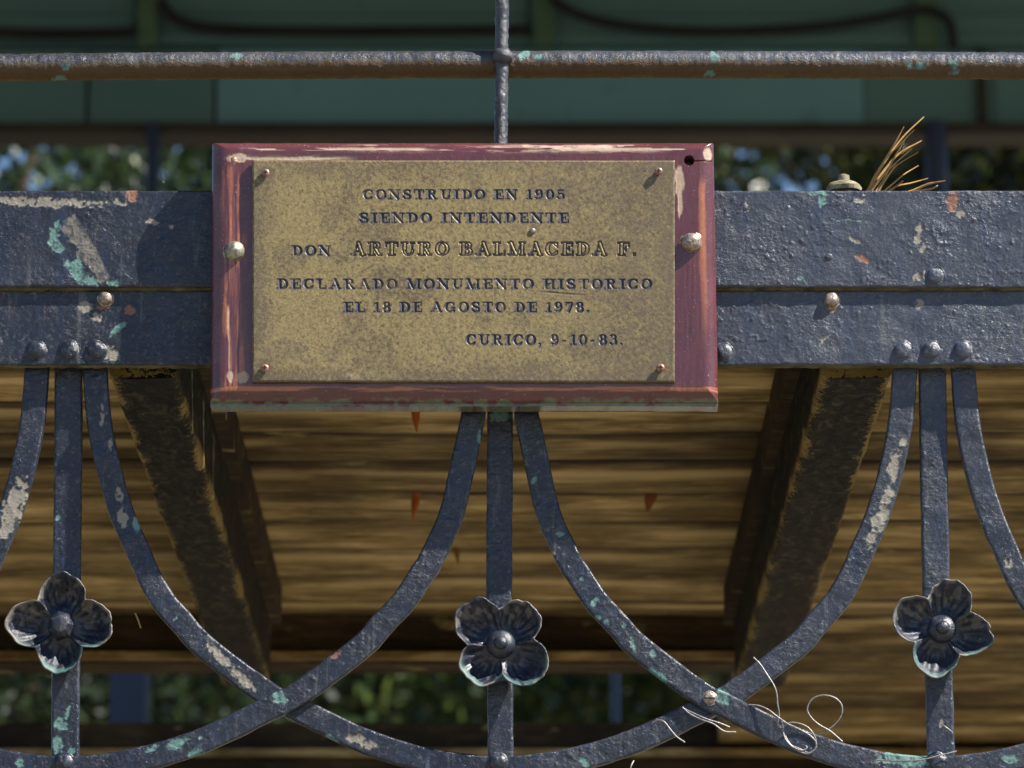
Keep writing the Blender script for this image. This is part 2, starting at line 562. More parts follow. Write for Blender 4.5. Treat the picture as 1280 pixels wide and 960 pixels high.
# ------------------------------------------------------------------ wear masks in photo-pixel coordinates of the railing
TEAL, PALE, RUST, DARK = 0, 1, 2, 3
SPOTS = [
    # upper beam, left end
    (PALE, 50, 252, 88, 5.5, 2), (PALE, 151, 252, 9, 4.5, 0), (RUST, 166, 244, 8, 8, 0),
    (TEAL, 67, 300, 8, 14, -10), (TEAL, 73, 282, 4, 9, 5), (TEAL, 73, 311, 6, 4, 0),
    (TEAL, 92, 332, 11, 8, 20), (TEAL, 106, 348, 19, 8, 24), (TEAL, 143, 354, 9, 4, 0),
    (PALE, 190, 277, 10, 3, 10), (PALE, 215, 284, 3, 3, 0),
    # lower beam, left end
    (TEAL, 146, 411, 13, 4, -38), (PALE, 107, 383, 9, 7, 10), (RUST, 163, 388, 7, 6, 0), (PALE, 120, 396, 6, 5, 0),
    (TEAL, 117, 434, 5, 3, -50), (PALE, 132, 440, 12, 8, 30), (PALE, 142, 442, 5, 10, 0),
    # upper beam, right end
    (TEAL, 1029, 249, 5, 9, 0), (TEAL, 1024, 241, 16, 2, 0), (PALE, 1076, 251, 7, 4, 0), (RUST, 1191, 252, 8, 13, 12),
    (PALE, 1150, 287, 5, 5, 0), (PALE, 1148, 298, 4, 5, 20), (PALE, 1154, 308, 3, 6, 0), (PALE, 1147, 346, 5, 7, 0), (PALE, 1156, 344, 3, 5, 0),
    (TEAL, 1062, 276, 24, .8, 0), (PALE, 934, 258, 2, 8, -10), (PALE, 1070, 301, 8, 3, 30), (RUST, 1078, 324, 10, 4, 20),
    (PALE, 1200, 268, 6, 4, 0), (TEAL, 1001, 347, 3, 3, 0),
    # lower beam, right end
    (RUST, 1040, 386, 9, 2.0, 0), (RUST, 129, 384, 8, 3, 0),
    (PALE, 1150, 381, 6, 6, 0), (PALE, 903, 440, 8, 12, 0), (PALE, 1031, 425, 12, 1.2, -40), (TEAL, 1245, 388, 3, 3, 0),
    # bars of the left bundle
    (PALE, 17, 632, 12, 34, 18), (PALE, 9, 655, 9, 18, 20), (PALE, 149, 618, 4, 12, -10), (PALE, 153, 648, 7, 13, -5),
    (TEAL, 171, 655, 4, 9, 0), (PALE, 128, 520, 2.5, 16, 0), (TEAL, 73, 648, 4, 3, 0), (PALE, 138, 556, 3, 6, 0),
    (TEAL, 219, 773, 5, 2, -45),
    (PALE, 277, 822, 24, 6.5, 42), (PALE, 303, 848, 22, 6, 42), (TEAL, 350, 872, 10, 7, 20), (TEAL, 214, 930, 5, 3, -30),
    (TEAL, 222, 928, 14, 6, -22), (TEAL, 246, 943, 10, 9, -40), (TEAL, 190, 936, 10, 3, -20), (TEAL, 252, 922, 3, 3, 0),
    (TEAL, 75, 905, 10, 8, 0), (TEAL, 72, 932, 6, 12, 0), (TEAL, 90, 938, 6, 4, 0), (TEAL, 84, 890, 3, 8, 20), (TEAL, 25, 955, 6, 6, 0),
    (TEAL, 414, 925, 10, 5, 25), (PALE, 450, 926, 20, 6, 18), (TEAL, 429, 829, 3, 2, 0), (RUST, 420, 818, 8, 2.5, -42),
    # middle bundle
    (TEAL, 625, 519, 14, 8, 0), (TEAL, 600, 548, 2.5, 9, 0), (TEAL, 668, 601, 5, 3, -40), (TEAL, 700, 668, 5, 4, 0),
    (TEAL, 744, 753, 6, 4, -50), (TEAL, 748, 771, 4, 3, 20), (TEAL, 760, 779, 4, 4, 0), (TEAL, 779, 783, 4, 3, 0),
    (TEAL, 791, 803, 2.5, 9, 0), (TEAL, 823, 844, 12, 5, 38), (TEAL, 904, 870, 12, 9, 30), (TEAL, 817, 816, 6, 4, 40),
    (TEAL, 732, 952, 6, 9, -30), (PALE, 690, 690, 3, 3, 0), (TEAL, 728, 725, 3, 3, 0),
    # right bundle
    (PALE, 1129, 552, 7, 7, 0), (PALE, 1121, 567, 7, 8, 15), (PALE, 1118, 586, 7, 16, 10), (PALE, 1112, 614, 7, 8, 0),
    (PALE, 1108, 626, 8, 8, 0), (PALE, 1100, 648, 9, 20, 17), (PALE, 1090, 672, 6, 16, 20), (PALE, 1260, 703, 5, 8, 0),
    (TEAL, 1138, 949, 38, 10, 0), (TEAL, 1262, 949, 10, 5, 0), (PALE, 1177, 904, 3, 6, 0),
    # top rail
    (TEAL, 82, 84, 5, 4, 0), (TEAL, 656, 68, 7, 6, 0), (TEAL, 673, 72, 6, 4, 0), (TEAL, 893, 71, 6, 7, 0), (TEAL, 1149, 82, 12, 4, 0),
    (TEAL, 1192, 79, 7, 6, 0), (TEAL, 295, 70, 8, 4, 0), (TEAL, 1195, 90, 7, 3, 0), (TEAL, 885, 92, 8, 4, 0), (TEAL, 75, 99, 9, 4, 0),
]


def wear(u, v, seed=3):
    """returns (n,3) masks and a relief height in photo pixels"""
    u = np.asarray(u, float).ravel(); v = np.asarray(v, float).ravel()
    out = np.zeros((len(u), 3))
    n1 = fbm(u / 9, v / 9, seed, 4) - .5
    n2 = fbm(u / 9 + 40, v / 9 + 11, seed + 5, 4) - .5
    for (k, cu, cv, ru, rv, ang) in SPOTS:
        R = max(ru, rv) * 1.6 + 8
        m = (np.abs(u - cu) < R) & (np.abs(v - cv) < R)
        if not m.any():
            continue
        amp = min(12, 5 + .5 * min(ru, rv))
        du = u[m] - cu + n1[m] * amp
        dv = v[m] - cv + n2[m] * amp
        a = math.radians(ang)
        x = du * math.cos(a) + dv * math.sin(a)
        y = -du * math.sin(a) + dv * math.cos(a)
        d = np.sqrt((x / ru) ** 2 + (y / rv) ** 2)
        d = d + .8 * (fbm(u[m] / 4.2, v[m] / 4.2, seed + 9 + k, 2) - .5)
        val = 1 - sstep(.88, 1.04, d)
        if k == PALE:
            val = val * sstep(.30, .38, fbm(u[m] / 5.0, v[m] / 5.0, seed + 31, 3))
        if k == TEAL:
            val = val * (.35 + .65 * sstep(.34, .46, fbm(u[m] / 3.4, v[m] / 3.4, seed + 35, 3)))
        out[m, k] = np.maximum(out[m, k], val)
    # remnant of an old sticker on the left end of the upper beam
    tm = (u > 60) & (u < 160) & (v > 255) & (v < 365)
    if tm.any():
        a = math.radians(58)
        du = u[tm] - 108; dv = v[tm] - 312
        x = du * math.cos(a) + dv * math.sin(a); y = -du * math.sin(a) + dv * math.cos(a)
        rag = n1[tm] * 16 * (y > 0) + n1[tm] * 2
        mk = (1 - sstep(45, 47, np.abs(x + 2 * n2[tm]))) * (1 - sstep(10.5, 12, np.abs(y) + rag * (y > 0) + .10 * np.maximum(x, 0)))
        fl = sstep(.38, .46, fbm(u[tm] / 6, v[tm] / 6, seed + 90, 3))
        out[tm, PALE] = np.maximum(out[tm, PALE], mk * (.22 + .33 * fl))
    # paint blisters, drips and brush ridges
    hgt = 2.0 * (fbm(u / 26, v / 22, seed + 50, 3) - .5)
    bl = fbm(u / 5.5, v / 5.0, seed + 60, 3)
    zone = sstep(.42, .62, fbm(u / 60, v / 60, seed + 61, 2))
    hgt += (.25 + .45 * zone) * sstep(.58, .80, bl)
    rd = 1 - np.abs(fbm(u / 16 + 3 * n1, v / 10 + 3 * n2, seed + 70, 3) - .5) * 14
    hgt += .45 * np.clip(rd, 0, 1) * (.3 + .7 * zone)
    hgt += .25 * (fbm(u / 2.6, v / 2.6, seed + 80, 2) - .5)
    chip = np.clip(out.sum(1), 0, 1)
    hgt -= .5 * chip
    return out, hgt


PXM = DIST / FPX


def slab(name, u0, u1, v0, v1, y0, y1, mat, parent, step=1.25, seed=3, round_px=2.2, edge_amp=.8):
    """painted flat bar face-on: fine front sheet with its real relief, rounded rim, closed at the back"""
    nu = int((u1 - u0) / step) + 1; nv = int((v1 - v0) / step) + 1
    us = np.linspace(u0, u1, nu); vs = np.linspace(v0, v1, nv)
    U, V = np.meshgrid(us, vs)
    w, h = wear(U, V, seed)
    h = h.reshape(U.shape)
    ed = np.minimum(np.minimum(V - v0, v1 - V), np.minimum(U - u0, u1 - U))
    drop = round_px * (1 - np.sqrt(np.clip(1 - (1 - np.clip(ed / round_px, 0, 1)) ** 2, 0, 1)))
    fade = sstep(0, 2.5, ed)
    Y = y0 - h * fade * PXM + drop * PXM
    wob = edge_amp * (fbm(us / 14, us * 0 + seed, seed + 2, 4) - .5) * 2
    Vw = V.copy()
    Vw += wob[None, :] * (1 - sstep(0, 8, V - v0)) - np.roll(wob, 37)[None, :] * (1 - sstep(0, 8, v1 - V))
    X, _, Z = pt(U, Vw, y0)
    front = np.stack([X, Y, Z], -1).reshape(-1, 3)
    idx = np.arange(nu * nv).reshape(nv, nu)
    rim = np.concatenate([idx[0, :], idx[1:, -1], idx[-1, -2::-1], idx[-2:0:-1, 0]])
    bk = front[rim].copy(); bk[:, 1] = y1
    n0 = len(front)
    k = len(rim)
    i = np.arange(k); j = (i + 1) % k
    side = np.stack([rim[j], rim[i], n0 + i, n0 + j], 1)
    verts = np.concatenate([front, bk])
    f = grid_faces(nv, nu)[:, ::-1]
    me = mesh_np(name, verts, np.concatenate([f, side]))
    add_attr(me, 'wear', np.concatenate([w, w[rim] * 0]))
    smooth_by_angle(me, 50)
    return link(name, me, mat, parent)


def smooth_path(pts, step):
    """centripetal-ish Catmull-Rom through photo points, resampled"""
    P = np.array(pts, float)
    P = np.vstack([2 * P[0] - P[1], P, 2 * P[-1] - P[-2]])
    out = []
    for i in range(1, len(P) - 2):
        L = np.hypot(*(P[i + 1] - P[i]))
        n = max(2, int(L / step))
        for k in range(n):
            t = k / n
            a, b, c, d = P[i - 1], P[i], P[i + 1], P[i + 2]
            out.append(.5 * ((2 * b) + (-a + c) * t + (2 * a - 5 * b + 4 * c - d) * t * t + (-a + 3 * b - 3 * c + d) * t ** 3))
    out.append(P[-2])
    return np.array(out)


def ribbon(name, path, width, y0, thick, mat, parent, seed=3, step=1.4, bend=None):
    """flat iron bar bent in the plane of the railing"""
    C = smooth_path(path, step)
    # arc-length resample
    d = np.concatenate([[0], np.cumsum(np.hypot(*(np.diff(C, axis=0).T)))])
    n = int(d[-1] / step)
    s = np.linspace(0, d[-1], n)
    C = np.stack([np.interp(s, d, C[:, 0]), np.interp(s, d, C[:, 1])], 1)
    T = np.gradient(C, axis=0)
    T /= np.linalg.norm(T, axis=1)[:, None]
    N = np.stack([-T[:, 1], T[:, 0]], 1)
    hw = width / 2
    rp = 3.0
    m = int(width / step)
    a = np.linspace(-hw, hw, m)
    th = thick / PXM
    wob1 = 1.3 * (fbm(s / 18, s * 0 + seed, seed + 4, 4) - .5)
    wob2 = 1.3 * (fbm(s / 18, s * 0 + seed + 9, seed + 8, 4) - .5)
    A = a[None, :] + (a[None, :] / hw > 0) * wob1[:, None] * np.abs(a[None, :] / hw) ** 3 - (a[None, :] / hw < 0) * wob2[:, None] * np.abs(a[None, :] / hw) ** 3
    U = C[:, 0:1] + N[:, 0:1] * A
    V = C[:, 1:2] + N[:, 1:2] * A
    w, h = wear(U, V, seed)
    h = h.reshape(U.shape)
    ed = hw - np.abs(a)
    drop = rp * (1 - np.sqrt(np.clip(1 - (1 - np.clip(ed / rp, 0, 1)) ** 2, 0, 1)))
    Y = y0 + (-h * sstep(0, 2.0, ed)[None, :] * .9 + drop[None, :]) * PXM
    if bend is not None:
        Y = Y + np.array([bend(q) for q in s / d[-1]])[:, None]
    X, _, Z = pt(U, V, y0)
    front = np.stack([X, Y, Z], -1)
    # back corners
    bl = front[:, 0, :].copy(); bl[:, 1] = y0 + thick
    br = front[:, -1, :].copy(); br[:, 1] = y0 + thick
    if bend is not None:
        bb = np.array([bend(q) for q in s / d[-1]])
        bl[:, 1] += bb; br[:, 1] += bb
    full = np.concatenate([front, br[:, None], bl[:, None]], 1)   # closed loop m+2
    nc = m + 2
    verts = full.reshape(-1, 3)
    i = np.arange(n - 1)[:, None] * nc
    k = np.arange(nc)[None, :]
    k2 = (k + 1) % nc
    f = np.stack([(i + k).ravel(), (i + k2).ravel(), (i + nc + k2).ravel(), (i + nc + k).ravel()], 1)
    # ends
    capq = []
    for base in (0, (n - 1) * nc):
        for q in range(nc // 2 - 1):
            capq.append([base + q, base + q + 1, base + nc - 2 - q, base + nc - 1 - q])
    me = mesh_np(name, verts, np.concatenate([f, np.array(capq)]))
    W = np.concatenate([w.reshape(n, m, 3), np.zeros((n, 2, 3))], 1).reshape(-1, 3)
    add_attr(me, 'wear', W)
    import bmesh
    bm = bmesh.new(); bm.from_mesh(me)
    bmesh.ops.recalc_face_normals(bm, faces=bm.faces)
    bm.to_mesh(me); bm.free()
    smooth_by_angle(me, 45)
    return link(name, me, mat, parent)


def lumpy_bar(name, p0, p1, r, mat, parent, seg=20, seed=1, amp=.12, sag=0.0, under_rust=False, n=None):
    """round bar with many coats of paint on it"""
    p0 = Vector(p0); p1 = Vector(p1)
    L = (p1 - p0).length
    n = n or int(L / (PXM * 1.6))
    d = (p1 - p0).normalized()
    yv = Vector((0, 1, 0))
    sd = d.cross(yv).normalized()
    s = np.linspace(0, 1, n)
    q = np.linspace(0, 2 * np.pi, seg, endpoint=False)
    S, Q = np.meshgrid(s, q, indexing='ij')
    Lp = L / PXM
    rad = r * (1 + amp * (fbm(S * Lp / 9, Q * 2.2, seed, 3) - .5) * 2 + amp * .7 * (fbm(S * Lp / 3.5, Q * 4, seed + 4, 2) - .5) * 2)
    # a vertical ring: cos -> sd direction (up/down or sideways), sin -> Y
    base = np.array(p0)[None, None, :] + S[..., None] * np.array(p1 - p0)[None, None, :]
    base[..., 2] += sag * (1 - (2 * S - 1) ** 2)
    P = base + rad[..., None] * (np.cos(Q)[..., None] * np.array(sd)[None, None, :] + np.sin(Q)[..., None] * np.array(yv)[None, None, :])
    i = np.arange(n - 1)[:, None] * seg
    k = np.arange(seg)[None, :]; k2 = (k + 1) % seg
    f = np.stack([(i + k).ravel(), (i + k2).ravel(), (i + seg + k2).ravel(), (i + seg + k).ravel()], 1)
    me = mesh_np(name, P.reshape(-1, 3), f)
    # masks through projection to photo pixels of the plane Y
    X = P[..., 0].ravel(); Yc = P[..., 1].ravel(); Z = P[..., 2].ravel()
    dz = Z - CZ; dy = Yc - CY
    zc = dy * CS + dz * SN; up = -dy * SN + dz * CS
    U = 640 + FPX * X / zc; V = 480 - FPX * up / zc
    w, _ = wear(U, V, seed)
    if under_rust:
        rel = (Z - base[..., 2].ravel()) / r
        nn = fbm(U / 8, V / 5, seed + 20, 3) - .5
        ru = 1 - sstep(-.12, .10, rel + nn * .4)
        w[:, 2] = np.maximum(w[:, 2], ru * (1 - w[:, 0]) * .95)
        oc = ru * sstep(.6, .68, fbm(U / 12, V / 6, seed + 33, 3))
        w[:, 1] = np.maximum(w[:, 1], oc * .35)
    add_attr(me, 'wear', w)
    import bmesh
    bm = bmesh.new(); bm.from_mesh(me)
    bmesh.ops.recalc_face_normals(bm, faces=bm.faces)
    bm.to_mesh(me); bm.free()
    me.polygons.foreach_set('use_smooth', [True] * len(me.polygons))
    return link(name, me, mat, parent)


# ================================================================== THE SETTING
gmb = MB(); gmb.add([(-1500, -1500, 0), (1500, -1500, 0), (1500, 1500, 0), (-1500, 1500, 0)], [(0, 1, 2, 3)])
tag(gmb.build('ground', M['ground']), 'tan gravel of the park square', None, None, 'structure')

# ------------------------------------------------------------------ the bandstand
ZB = 2.765            # underside of the floor boards
ZT = 2.797            # walking surface
YB = 9.05             # far side of the bandstand
stand = thing('bandstand', 'open bandstand with old plank floor on tarred joists under a teal panelled roof rim', 'bandstand', (0, 4, 0))

# floor boards: seams where the photograph shows them, regular elsewhere
seams = [.085, .25, .415] + [seam_y(v, ZB) for v in (460, 500, 538, 576, 617, 651, 685, 717, 748, 770)]
seams2 = [seam_y(v, ZB) for v in (790, 812, 840, 862, 885, 905, 926)]
XL_HATCH, XR_HATCH = -2.0, .335


def plank(x0, x1, y0, y1, seed):
    """one board: rough underside and edges"""
    nx = max(8, int((x1 - x0) / .02)); ny = 14
    xs = np.linspace(x0, x1, nx); ts = np.linspace(0, 1, ny)
    gap = .006 + .004 * ((seed * 7919) % 5) / 5
    X, Tt = np.meshgrid(xs, ts, indexing='xy')
    e0 = y0 + gap + .004 * (fbm(xs * 6, xs * 0 + seed, seed, 4) - .5)
    e1 = y1 - gap - .004 * (fbm(xs * 6, xs * 0 + seed + 3, seed + 1, 4) - .5)
    Yv = e0[None, :] + (e1 - e0)[None, :] * Tt
    tilt = -.016 + (((seed * 104729) % 11) / 11 - .5) * .012
    z = ZB + .004 * (fbm(X * 4, Tt * 2 + seed, seed, 3) - .5) * 2 + tilt * (Tt - .5) + .006 * (np.abs(Tt - .5) * 2) ** 4
    bot = np.stack([X, Yv, z], -1).reshape(-1, 3)
    top = bot.copy(); top[:, 2] = ZT
    nb = len(bot)
    f = grid_faces(ny, nx)[:, ::-1]
    ft = grid_faces(ny, nx, nb)
    idx = np.arange(nb).reshape(ny, nx)
    rim = np.concatenate([idx[0, :], idx[1:, -1], idx[-1, -2::-1], idx[-2:0:-1, 0]])
    i = np.arange(len(rim)); j = (i + 1) % len(rim)
    sd = np.stack([rim[i], rim[j], nb + rim[j], nb + rim[i]], 1)
    me = mesh_np('floor_board', np.concatenate([bot, top]), np.concatenate([f, ft, sd]))
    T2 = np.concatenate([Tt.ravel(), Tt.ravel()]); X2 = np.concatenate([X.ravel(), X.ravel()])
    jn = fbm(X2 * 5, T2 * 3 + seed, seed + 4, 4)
    seam_shade = np.clip(sstep(.34, .12, T2 + .30 * (jn - .5)) + 1.0 * sstep(.90, .99, T2), 0, 1) * (.55 + .45 * sstep(.3, .5, jn))  # shade of the gaps between boards, painted along both edges
    worn = sstep(.30, .42, T2) * (1 - sstep(.42, .62, T2)) * sstep(.40, .58, fbm(X2 * 3, T2 + seed, seed + 8, 4)) * .55  # paler mottled band next to the painted seam shade
    add_attr(me, 'joint', np.stack([seam_shade, worn, seam_shade * 0], -1))
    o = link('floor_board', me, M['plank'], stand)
    return o


sd_ = 1
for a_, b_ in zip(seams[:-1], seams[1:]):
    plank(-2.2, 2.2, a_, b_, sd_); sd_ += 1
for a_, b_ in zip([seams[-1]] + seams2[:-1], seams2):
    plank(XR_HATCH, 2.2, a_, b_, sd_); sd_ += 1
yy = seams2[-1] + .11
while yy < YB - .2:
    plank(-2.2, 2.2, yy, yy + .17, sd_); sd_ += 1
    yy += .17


def joist(x0, x1, y0, y1, z0, z1, seed, right_face_visible):
    """tarred joist: bottom and sides as fine sheets"""
    ny = int((y1 - y0) / .012)
    ys = np.linspace(y0, y1, ny)
    zs = [z1, z1 - .03, z1 - .06, z0 + .05, z0 + .035, z0 + .022, z0 + .012]
    prof = [(x0, q) for q in zs] + [(x0, z0 + .004), (x0 + .004, z0)]
    for k in range(1, 12):
        prof.append((x0 + .004 + (x1 - x0 - .008) * k / 12, z0))
    prof += [(x1 - .004, z0), (x1, z0 + .004)] + [(x1, q) for q in reversed(zs)]
    prof = np.array(prof)
    n = len(prof)
    X = np.repeat(prof[None, :, 0], ny, 0); Z = np.repeat(prof[None, :, 1], ny, 0)
    Y = np.repeat(ys[:, None], n, 1)
    nn = fbm(Y * 26, X * 60 + seed, seed, 4) - .5
    Z = Z + np.where(Z < z0 + .01, nn * .004, 0)
    side = (fbm(Y * 20, Z * 20, seed + 5, 4) - .5) * .0025
    X = X + np.where(np.abs(prof[None, :, 0] - x0) < .001, side, 0) + np.where(np.abs(prof[None, :, 0] - x1) < .001, side, 0)
    V = np.stack([X, Y, Z], -1).reshape(-1, 3)
    cap = np.array([[k, k + 1, n - 2 - k, n - 1 - k] for k in range(n // 2 - 1)])
    me = mesh_np('joist', V, np.concatenate([grid_faces(ny, n), cap]))
    tX = (X - x0) / (x1 - x0)
    lich = np.clip(np.abs(tX - .5) * 2, 0, 1) ** 3 * (1 - sstep(z0 + .004, z0 + .03, Z)) * (.55 + .5 * sstep(.35, .65, fbm(Y * 14, X * 18 + seed, seed + 9, 3)))
    lo = Z * 0.0
    far = sstep(.2, 1.3, Y) * .5
    add_attr(me, 'wear', np.stack([lich, far + 0 * X, lo], -1).reshape(-1, 3))
    import bmesh
    bm = bmesh.new(); bm.from_mesh(me)
    bmesh.ops.recalc_face_normals(bm, faces=bm.faces)
    bm.to_mesh(me); bm.free()
    me.polygons.foreach_set('use_smooth', [True] * len(me.polygons))
    smooth_by_angle(me, 60)
    o = link('joist', me, M['joist'], stand)
    b = MB()
    # narrow dark strip along the joist just below the boards
    s = 1 if right_face_visible else -1
    xb = x1 if right_face_visible else x0
    b.box(min(xb, xb + s * .014), max(xb, xb + s * .014), y0, y1, ZB - .052, ZB - .003)
    g = b.build('joist_strip', M['beam_wood'], o)
    return o


joist(-.388, -.324, .064, 1.80, 2.628, ZB - .001, 3, True)
joist(.299, .366, .064, 1.80, 2.628, ZB - .001, 11, False)
joist(-1.075, -1.010, .064, 1.80, 2.628, ZB - .001, 21, True)
joist(.985, 1.050, .064, 1.80, 2.628, ZB - .001, 31, False)

YC = seams[-1] - .002
mb = MB(); mb.box(-2.2, .333, YC, YC + .08, ptv(640, 829, YC).z, ZB + .03)
mb2 = mb.build('cross_beam', M['beam_wood'], stand)
mb = MB(); mb.box(-2.2, .333, YC - .016, YC - .001, ptv(640, 829, YC).z + .003, ptv(640, 829, YC).z + .014)
mb.build('edge_batten', M['plank'], stand)
mb = MB(); YD = seams2[-1] + .002
mb.box(-2.2, 2.2, YD, YD + .1, 2.56, ZB + .03)
mb.build('cross_beam', M['beam_wood'], stand)
mb = MB(); mb.box(-2.2, 2.2, YD - .016, YD - .001, 2.738, 2.750)
mb.build('edge_batten', M['plank'], stand)

# far rim of the roof, seen above the railing
YF = 8.9


def panel(name, u0, u1, v0, v1, y, th, mat, label=None, grp=None):
    a = ptv(u0, v1, y); b = ptv(u1, v0, y)
    m_ = MB(); m_.box(a.x, b.x, y, y + th, a.z, b.z)
    o = m_.build(name, mat, stand)
    if label: o['label'] = label
    return o


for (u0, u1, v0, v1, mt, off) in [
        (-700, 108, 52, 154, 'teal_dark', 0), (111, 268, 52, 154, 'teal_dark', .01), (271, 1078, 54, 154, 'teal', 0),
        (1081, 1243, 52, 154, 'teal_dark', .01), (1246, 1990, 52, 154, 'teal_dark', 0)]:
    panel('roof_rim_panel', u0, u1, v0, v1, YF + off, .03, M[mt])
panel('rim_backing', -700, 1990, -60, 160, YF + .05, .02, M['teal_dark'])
for (u0, u1) in [(-700, 170), (173, 660), (663, 1150), (1153, 1990)]:
    panel('roof_rim_panel', u0, u1, -60, 46, YF - .05, .03, M['teal_dark'])
panel('rim_moulding', -700, 1990, 45, 53, YF - .075, .09, M['teal_dark'])
panel('rim_moulding', -700, 1990, 14, 17, YF - .066, .02, M['teal_dark'])
panel('rim_soffit_beam', -700, 1990, 153, 167, YF - .06, .14, M['fascia'])
for u in (184, 680, 1158):
    panel('rim_batten', u - 13, u + 13, -60, 56, YF - .10, .05, M['green_batten'])
panel('rim_batten', 1222, 1232, 60, 152, YF - .012, .01, M['fascia'])

# slim navy posts on the far side, and the near ones outside the picture
for (x, y, r) in [(ptv(191, 200, 8.85).x, 8.85, .022), (ptv(1170, 200, 8.85).x, 8.85, .034), (-3.6, 8.85, .03), (3.6, 8.85, .03), (-2.6, .12, .04), (2.6, .12, .04)]:
    p = MB()
    p.tube([(x, y, 0), (x, y, 2.5), (x, y, ptv(640, 160, YF).z if y > 5 else 6.0)], r, 14)
    p.lathe_y((x, y, 0), [(0.0001, 0)], 3) if False else None
    o = p.build('post', M['post'], stand, 50)
# roof sheet over everything, with its ceiling
zr = ptv(640, -62, YF).z
r = MB()
r.add([(-5, -.45, zr), (5, -.45, zr), (5, 9.6, zr), (-5, 9.6, zr),
       (-5, -.45, zr + .06), (5, -.45, zr + .06), (5, 9.6, zr + .06), (-5, 9.6, zr + .06), (0, 4.5, zr + 2.2)],
      [(3, 2, 1, 0), (0, 1, 5, 4), (1, 2, 6, 5), (2, 3, 7, 6), (3, 0, 4, 7), (4, 5, 8), (5, 6, 8), (6, 7, 8), (7, 4, 8)])
r.build('roof', M['roof'], stand)

# cables strung under the far rim
for pts_, rad in [([(690, -4), (706, 10), (740, 24), (800, 34), (880, 39), (960, 37), (1040, 31), (1100, 22), (1150, 12), (1172, 16), (1188, 30), (1192, 60)], .014),
                  ([(200, 0), (212, 18), (238, 31), (300, 37), (420, 39), (560, 38), (660, 37)], .016),
                  ([(-60, 38), (60, 42), (170, 40)], .016)]:
    c = MB()
    c.tube([ptv(u, v, YF - .13) for u, v in smooth_path(pts_, 12)], rad, 8)
    c.build('cable', M['cable'], stand, 60)

# stair rail standing above the floor opening
stair = thing('stair_rail', 'navy stair rail with square newel seen through the opening in the bandstand floor', 'railing', (0, 5.4, ZT))
x = ptv(161, 870, 5.4).x
m_ = MB(); m_.box(x - .037, x + .037, 5.36, 5.44, ZT, 3.85)
nw = m_.build('newel', M['post'], stair)
m_ = MB(); m_.box(x - .045, x + .045, 5.35, 5.45, 3.851, 3.88); m_.build('newel_cap', M['post'], nw)
for u in (769,):
    x2 = ptv(u, 870, 5.4).x
    m_ = MB(); m_.tube([(x2, 5.4, ZT), (x2, 5.4, 3.81)], .010, 8); m_.build('baluster', M['post'], stair, 60)
m_ = MB(); m_.box(x + .046, .9, 5.38, 5.42, 3.81, 3.84); m_.build('handrail', M['post'], stair)


# ================================================================== TREES
def tree(loc, h, crown_c, crown_r, nclump, nleaf, leaf, mat, label, seed):
    R = np.random.RandomState(seed)
    root = thing('park_tree', label, 'tree', loc, 'trees beyond the bandstand')
    tr = MB()
    L = Vector(loc)
    cc = L + Vector(crown_c)
    pts_ = [L + Vector((0, 0, 0)), L + Vector((.05, 0, h * .25)), L + Vector((-.05, .1, h * .5)), cc]
    tr.tube(pts_, [.24, .19, .14, .05], 10)
    for k in range(9):
        a = R.uniform(0, 6.28); e = R.uniform(.1, 1.0)
        st = L.lerp(cc, R.uniform(.45, .9))
        en = cc + Vector((math.cos(a) * crown_r[0] * .8, math.sin(a) * crown_r[1] * .8, (e - .5) * crown_r[2] * 1.5))
        mid = st.lerp(en, .5) + Vector((0, 0, .25))
        tr.tube([st, mid, en], [.08, .045, .012], 6)
    tr.build('trunk', M['bark'], root, 60)
    # leaf clumps spread through the crown
    cl = R.normal(size=(nclump, 3)); cl /= np.linalg.norm(cl, axis=1)[:, None]
    rad = R.uniform(.25, 1, nclump) ** .5
    cl = cl * rad[:, None] * np.array(crown_r)[None, :] + np.array(cc)[None, :]
    per = nleaf // nclump
    cr = R.uniform(.25, .6, nclump)
    P = np.repeat(cl, per, 0) + R.normal(size=(nclump * per, 3)) * np.repeat(cr, per)[:, None] * .5
    n = len(P)
    d1 = R.normal(size=(n, 3)); d1 /= np.linalg.norm(d1, axis=1)[:, None]
    d2 = np.cross(d1, R.normal(size=(n, 3))); d2 /= np.linalg.norm(d2, axis=1)[:, None]
    s = (leaf * R.uniform(.6, 1.3, n))[:, None]
    A = P - d1 * s; B = P + d2 * s * .45; C = P + d1 * s; D = P - d2 * s * .45
    V = np.stack([A, B, C, D], 1).reshape(-1, 3)
    me = mesh_np('crown', V, np.arange(n * 4).reshape(-1, 4))
    link('crown', me, mat, root)


tree((-3.4, 15.5, 0), 8, (0, 0, 5.6), (2.6, 2.2, 3.2), 260, 52000, .046, M['leaf_dark'], 'dense dark tree at the left beyond the bandstand', 1)
tree((-.7, 18.5, 0), 8, (0, 0, 6.7), (2.2, 2.2, 3.6), 320, 66000, .048, M['leaf_mid'], 'mid green tree straight behind the bronze plaque', 2)
tree((3.5, 17.0, 0), 8, (0.0, 0, 6.6), (3.0, 2.0, 3.6), 340, 72000, .056, M['leaf_warm'], 'yellow green tree behind the right side of the bandstand', 3)
tree((-1.6, 25, 0), 9, (0, 0, 7.0), (3.0, 2.6, 4.0), 190, 32000, .060, M['leaf_dark'], 'tall dark tree farthest behind the others', 4)
tree((2.0, 25, 0), 9, (0, 0, 7.6), (3.6, 3, 4.2), 300, 54000, .074, M['leaf_dark'], 'broad green tree far behind on the right', 5)


# ================================================================== THE IRON RAILING
Y_UP, Y_LO, Y_UF, Y_UB, Y_V = 0.0, .006, .0125, .0195, .0265
rail = thing('iron_railing', 'navy painted wrought iron railing of looping flat bars and flowers under two heavy beams', 'railing', (0, .02, 2.6))

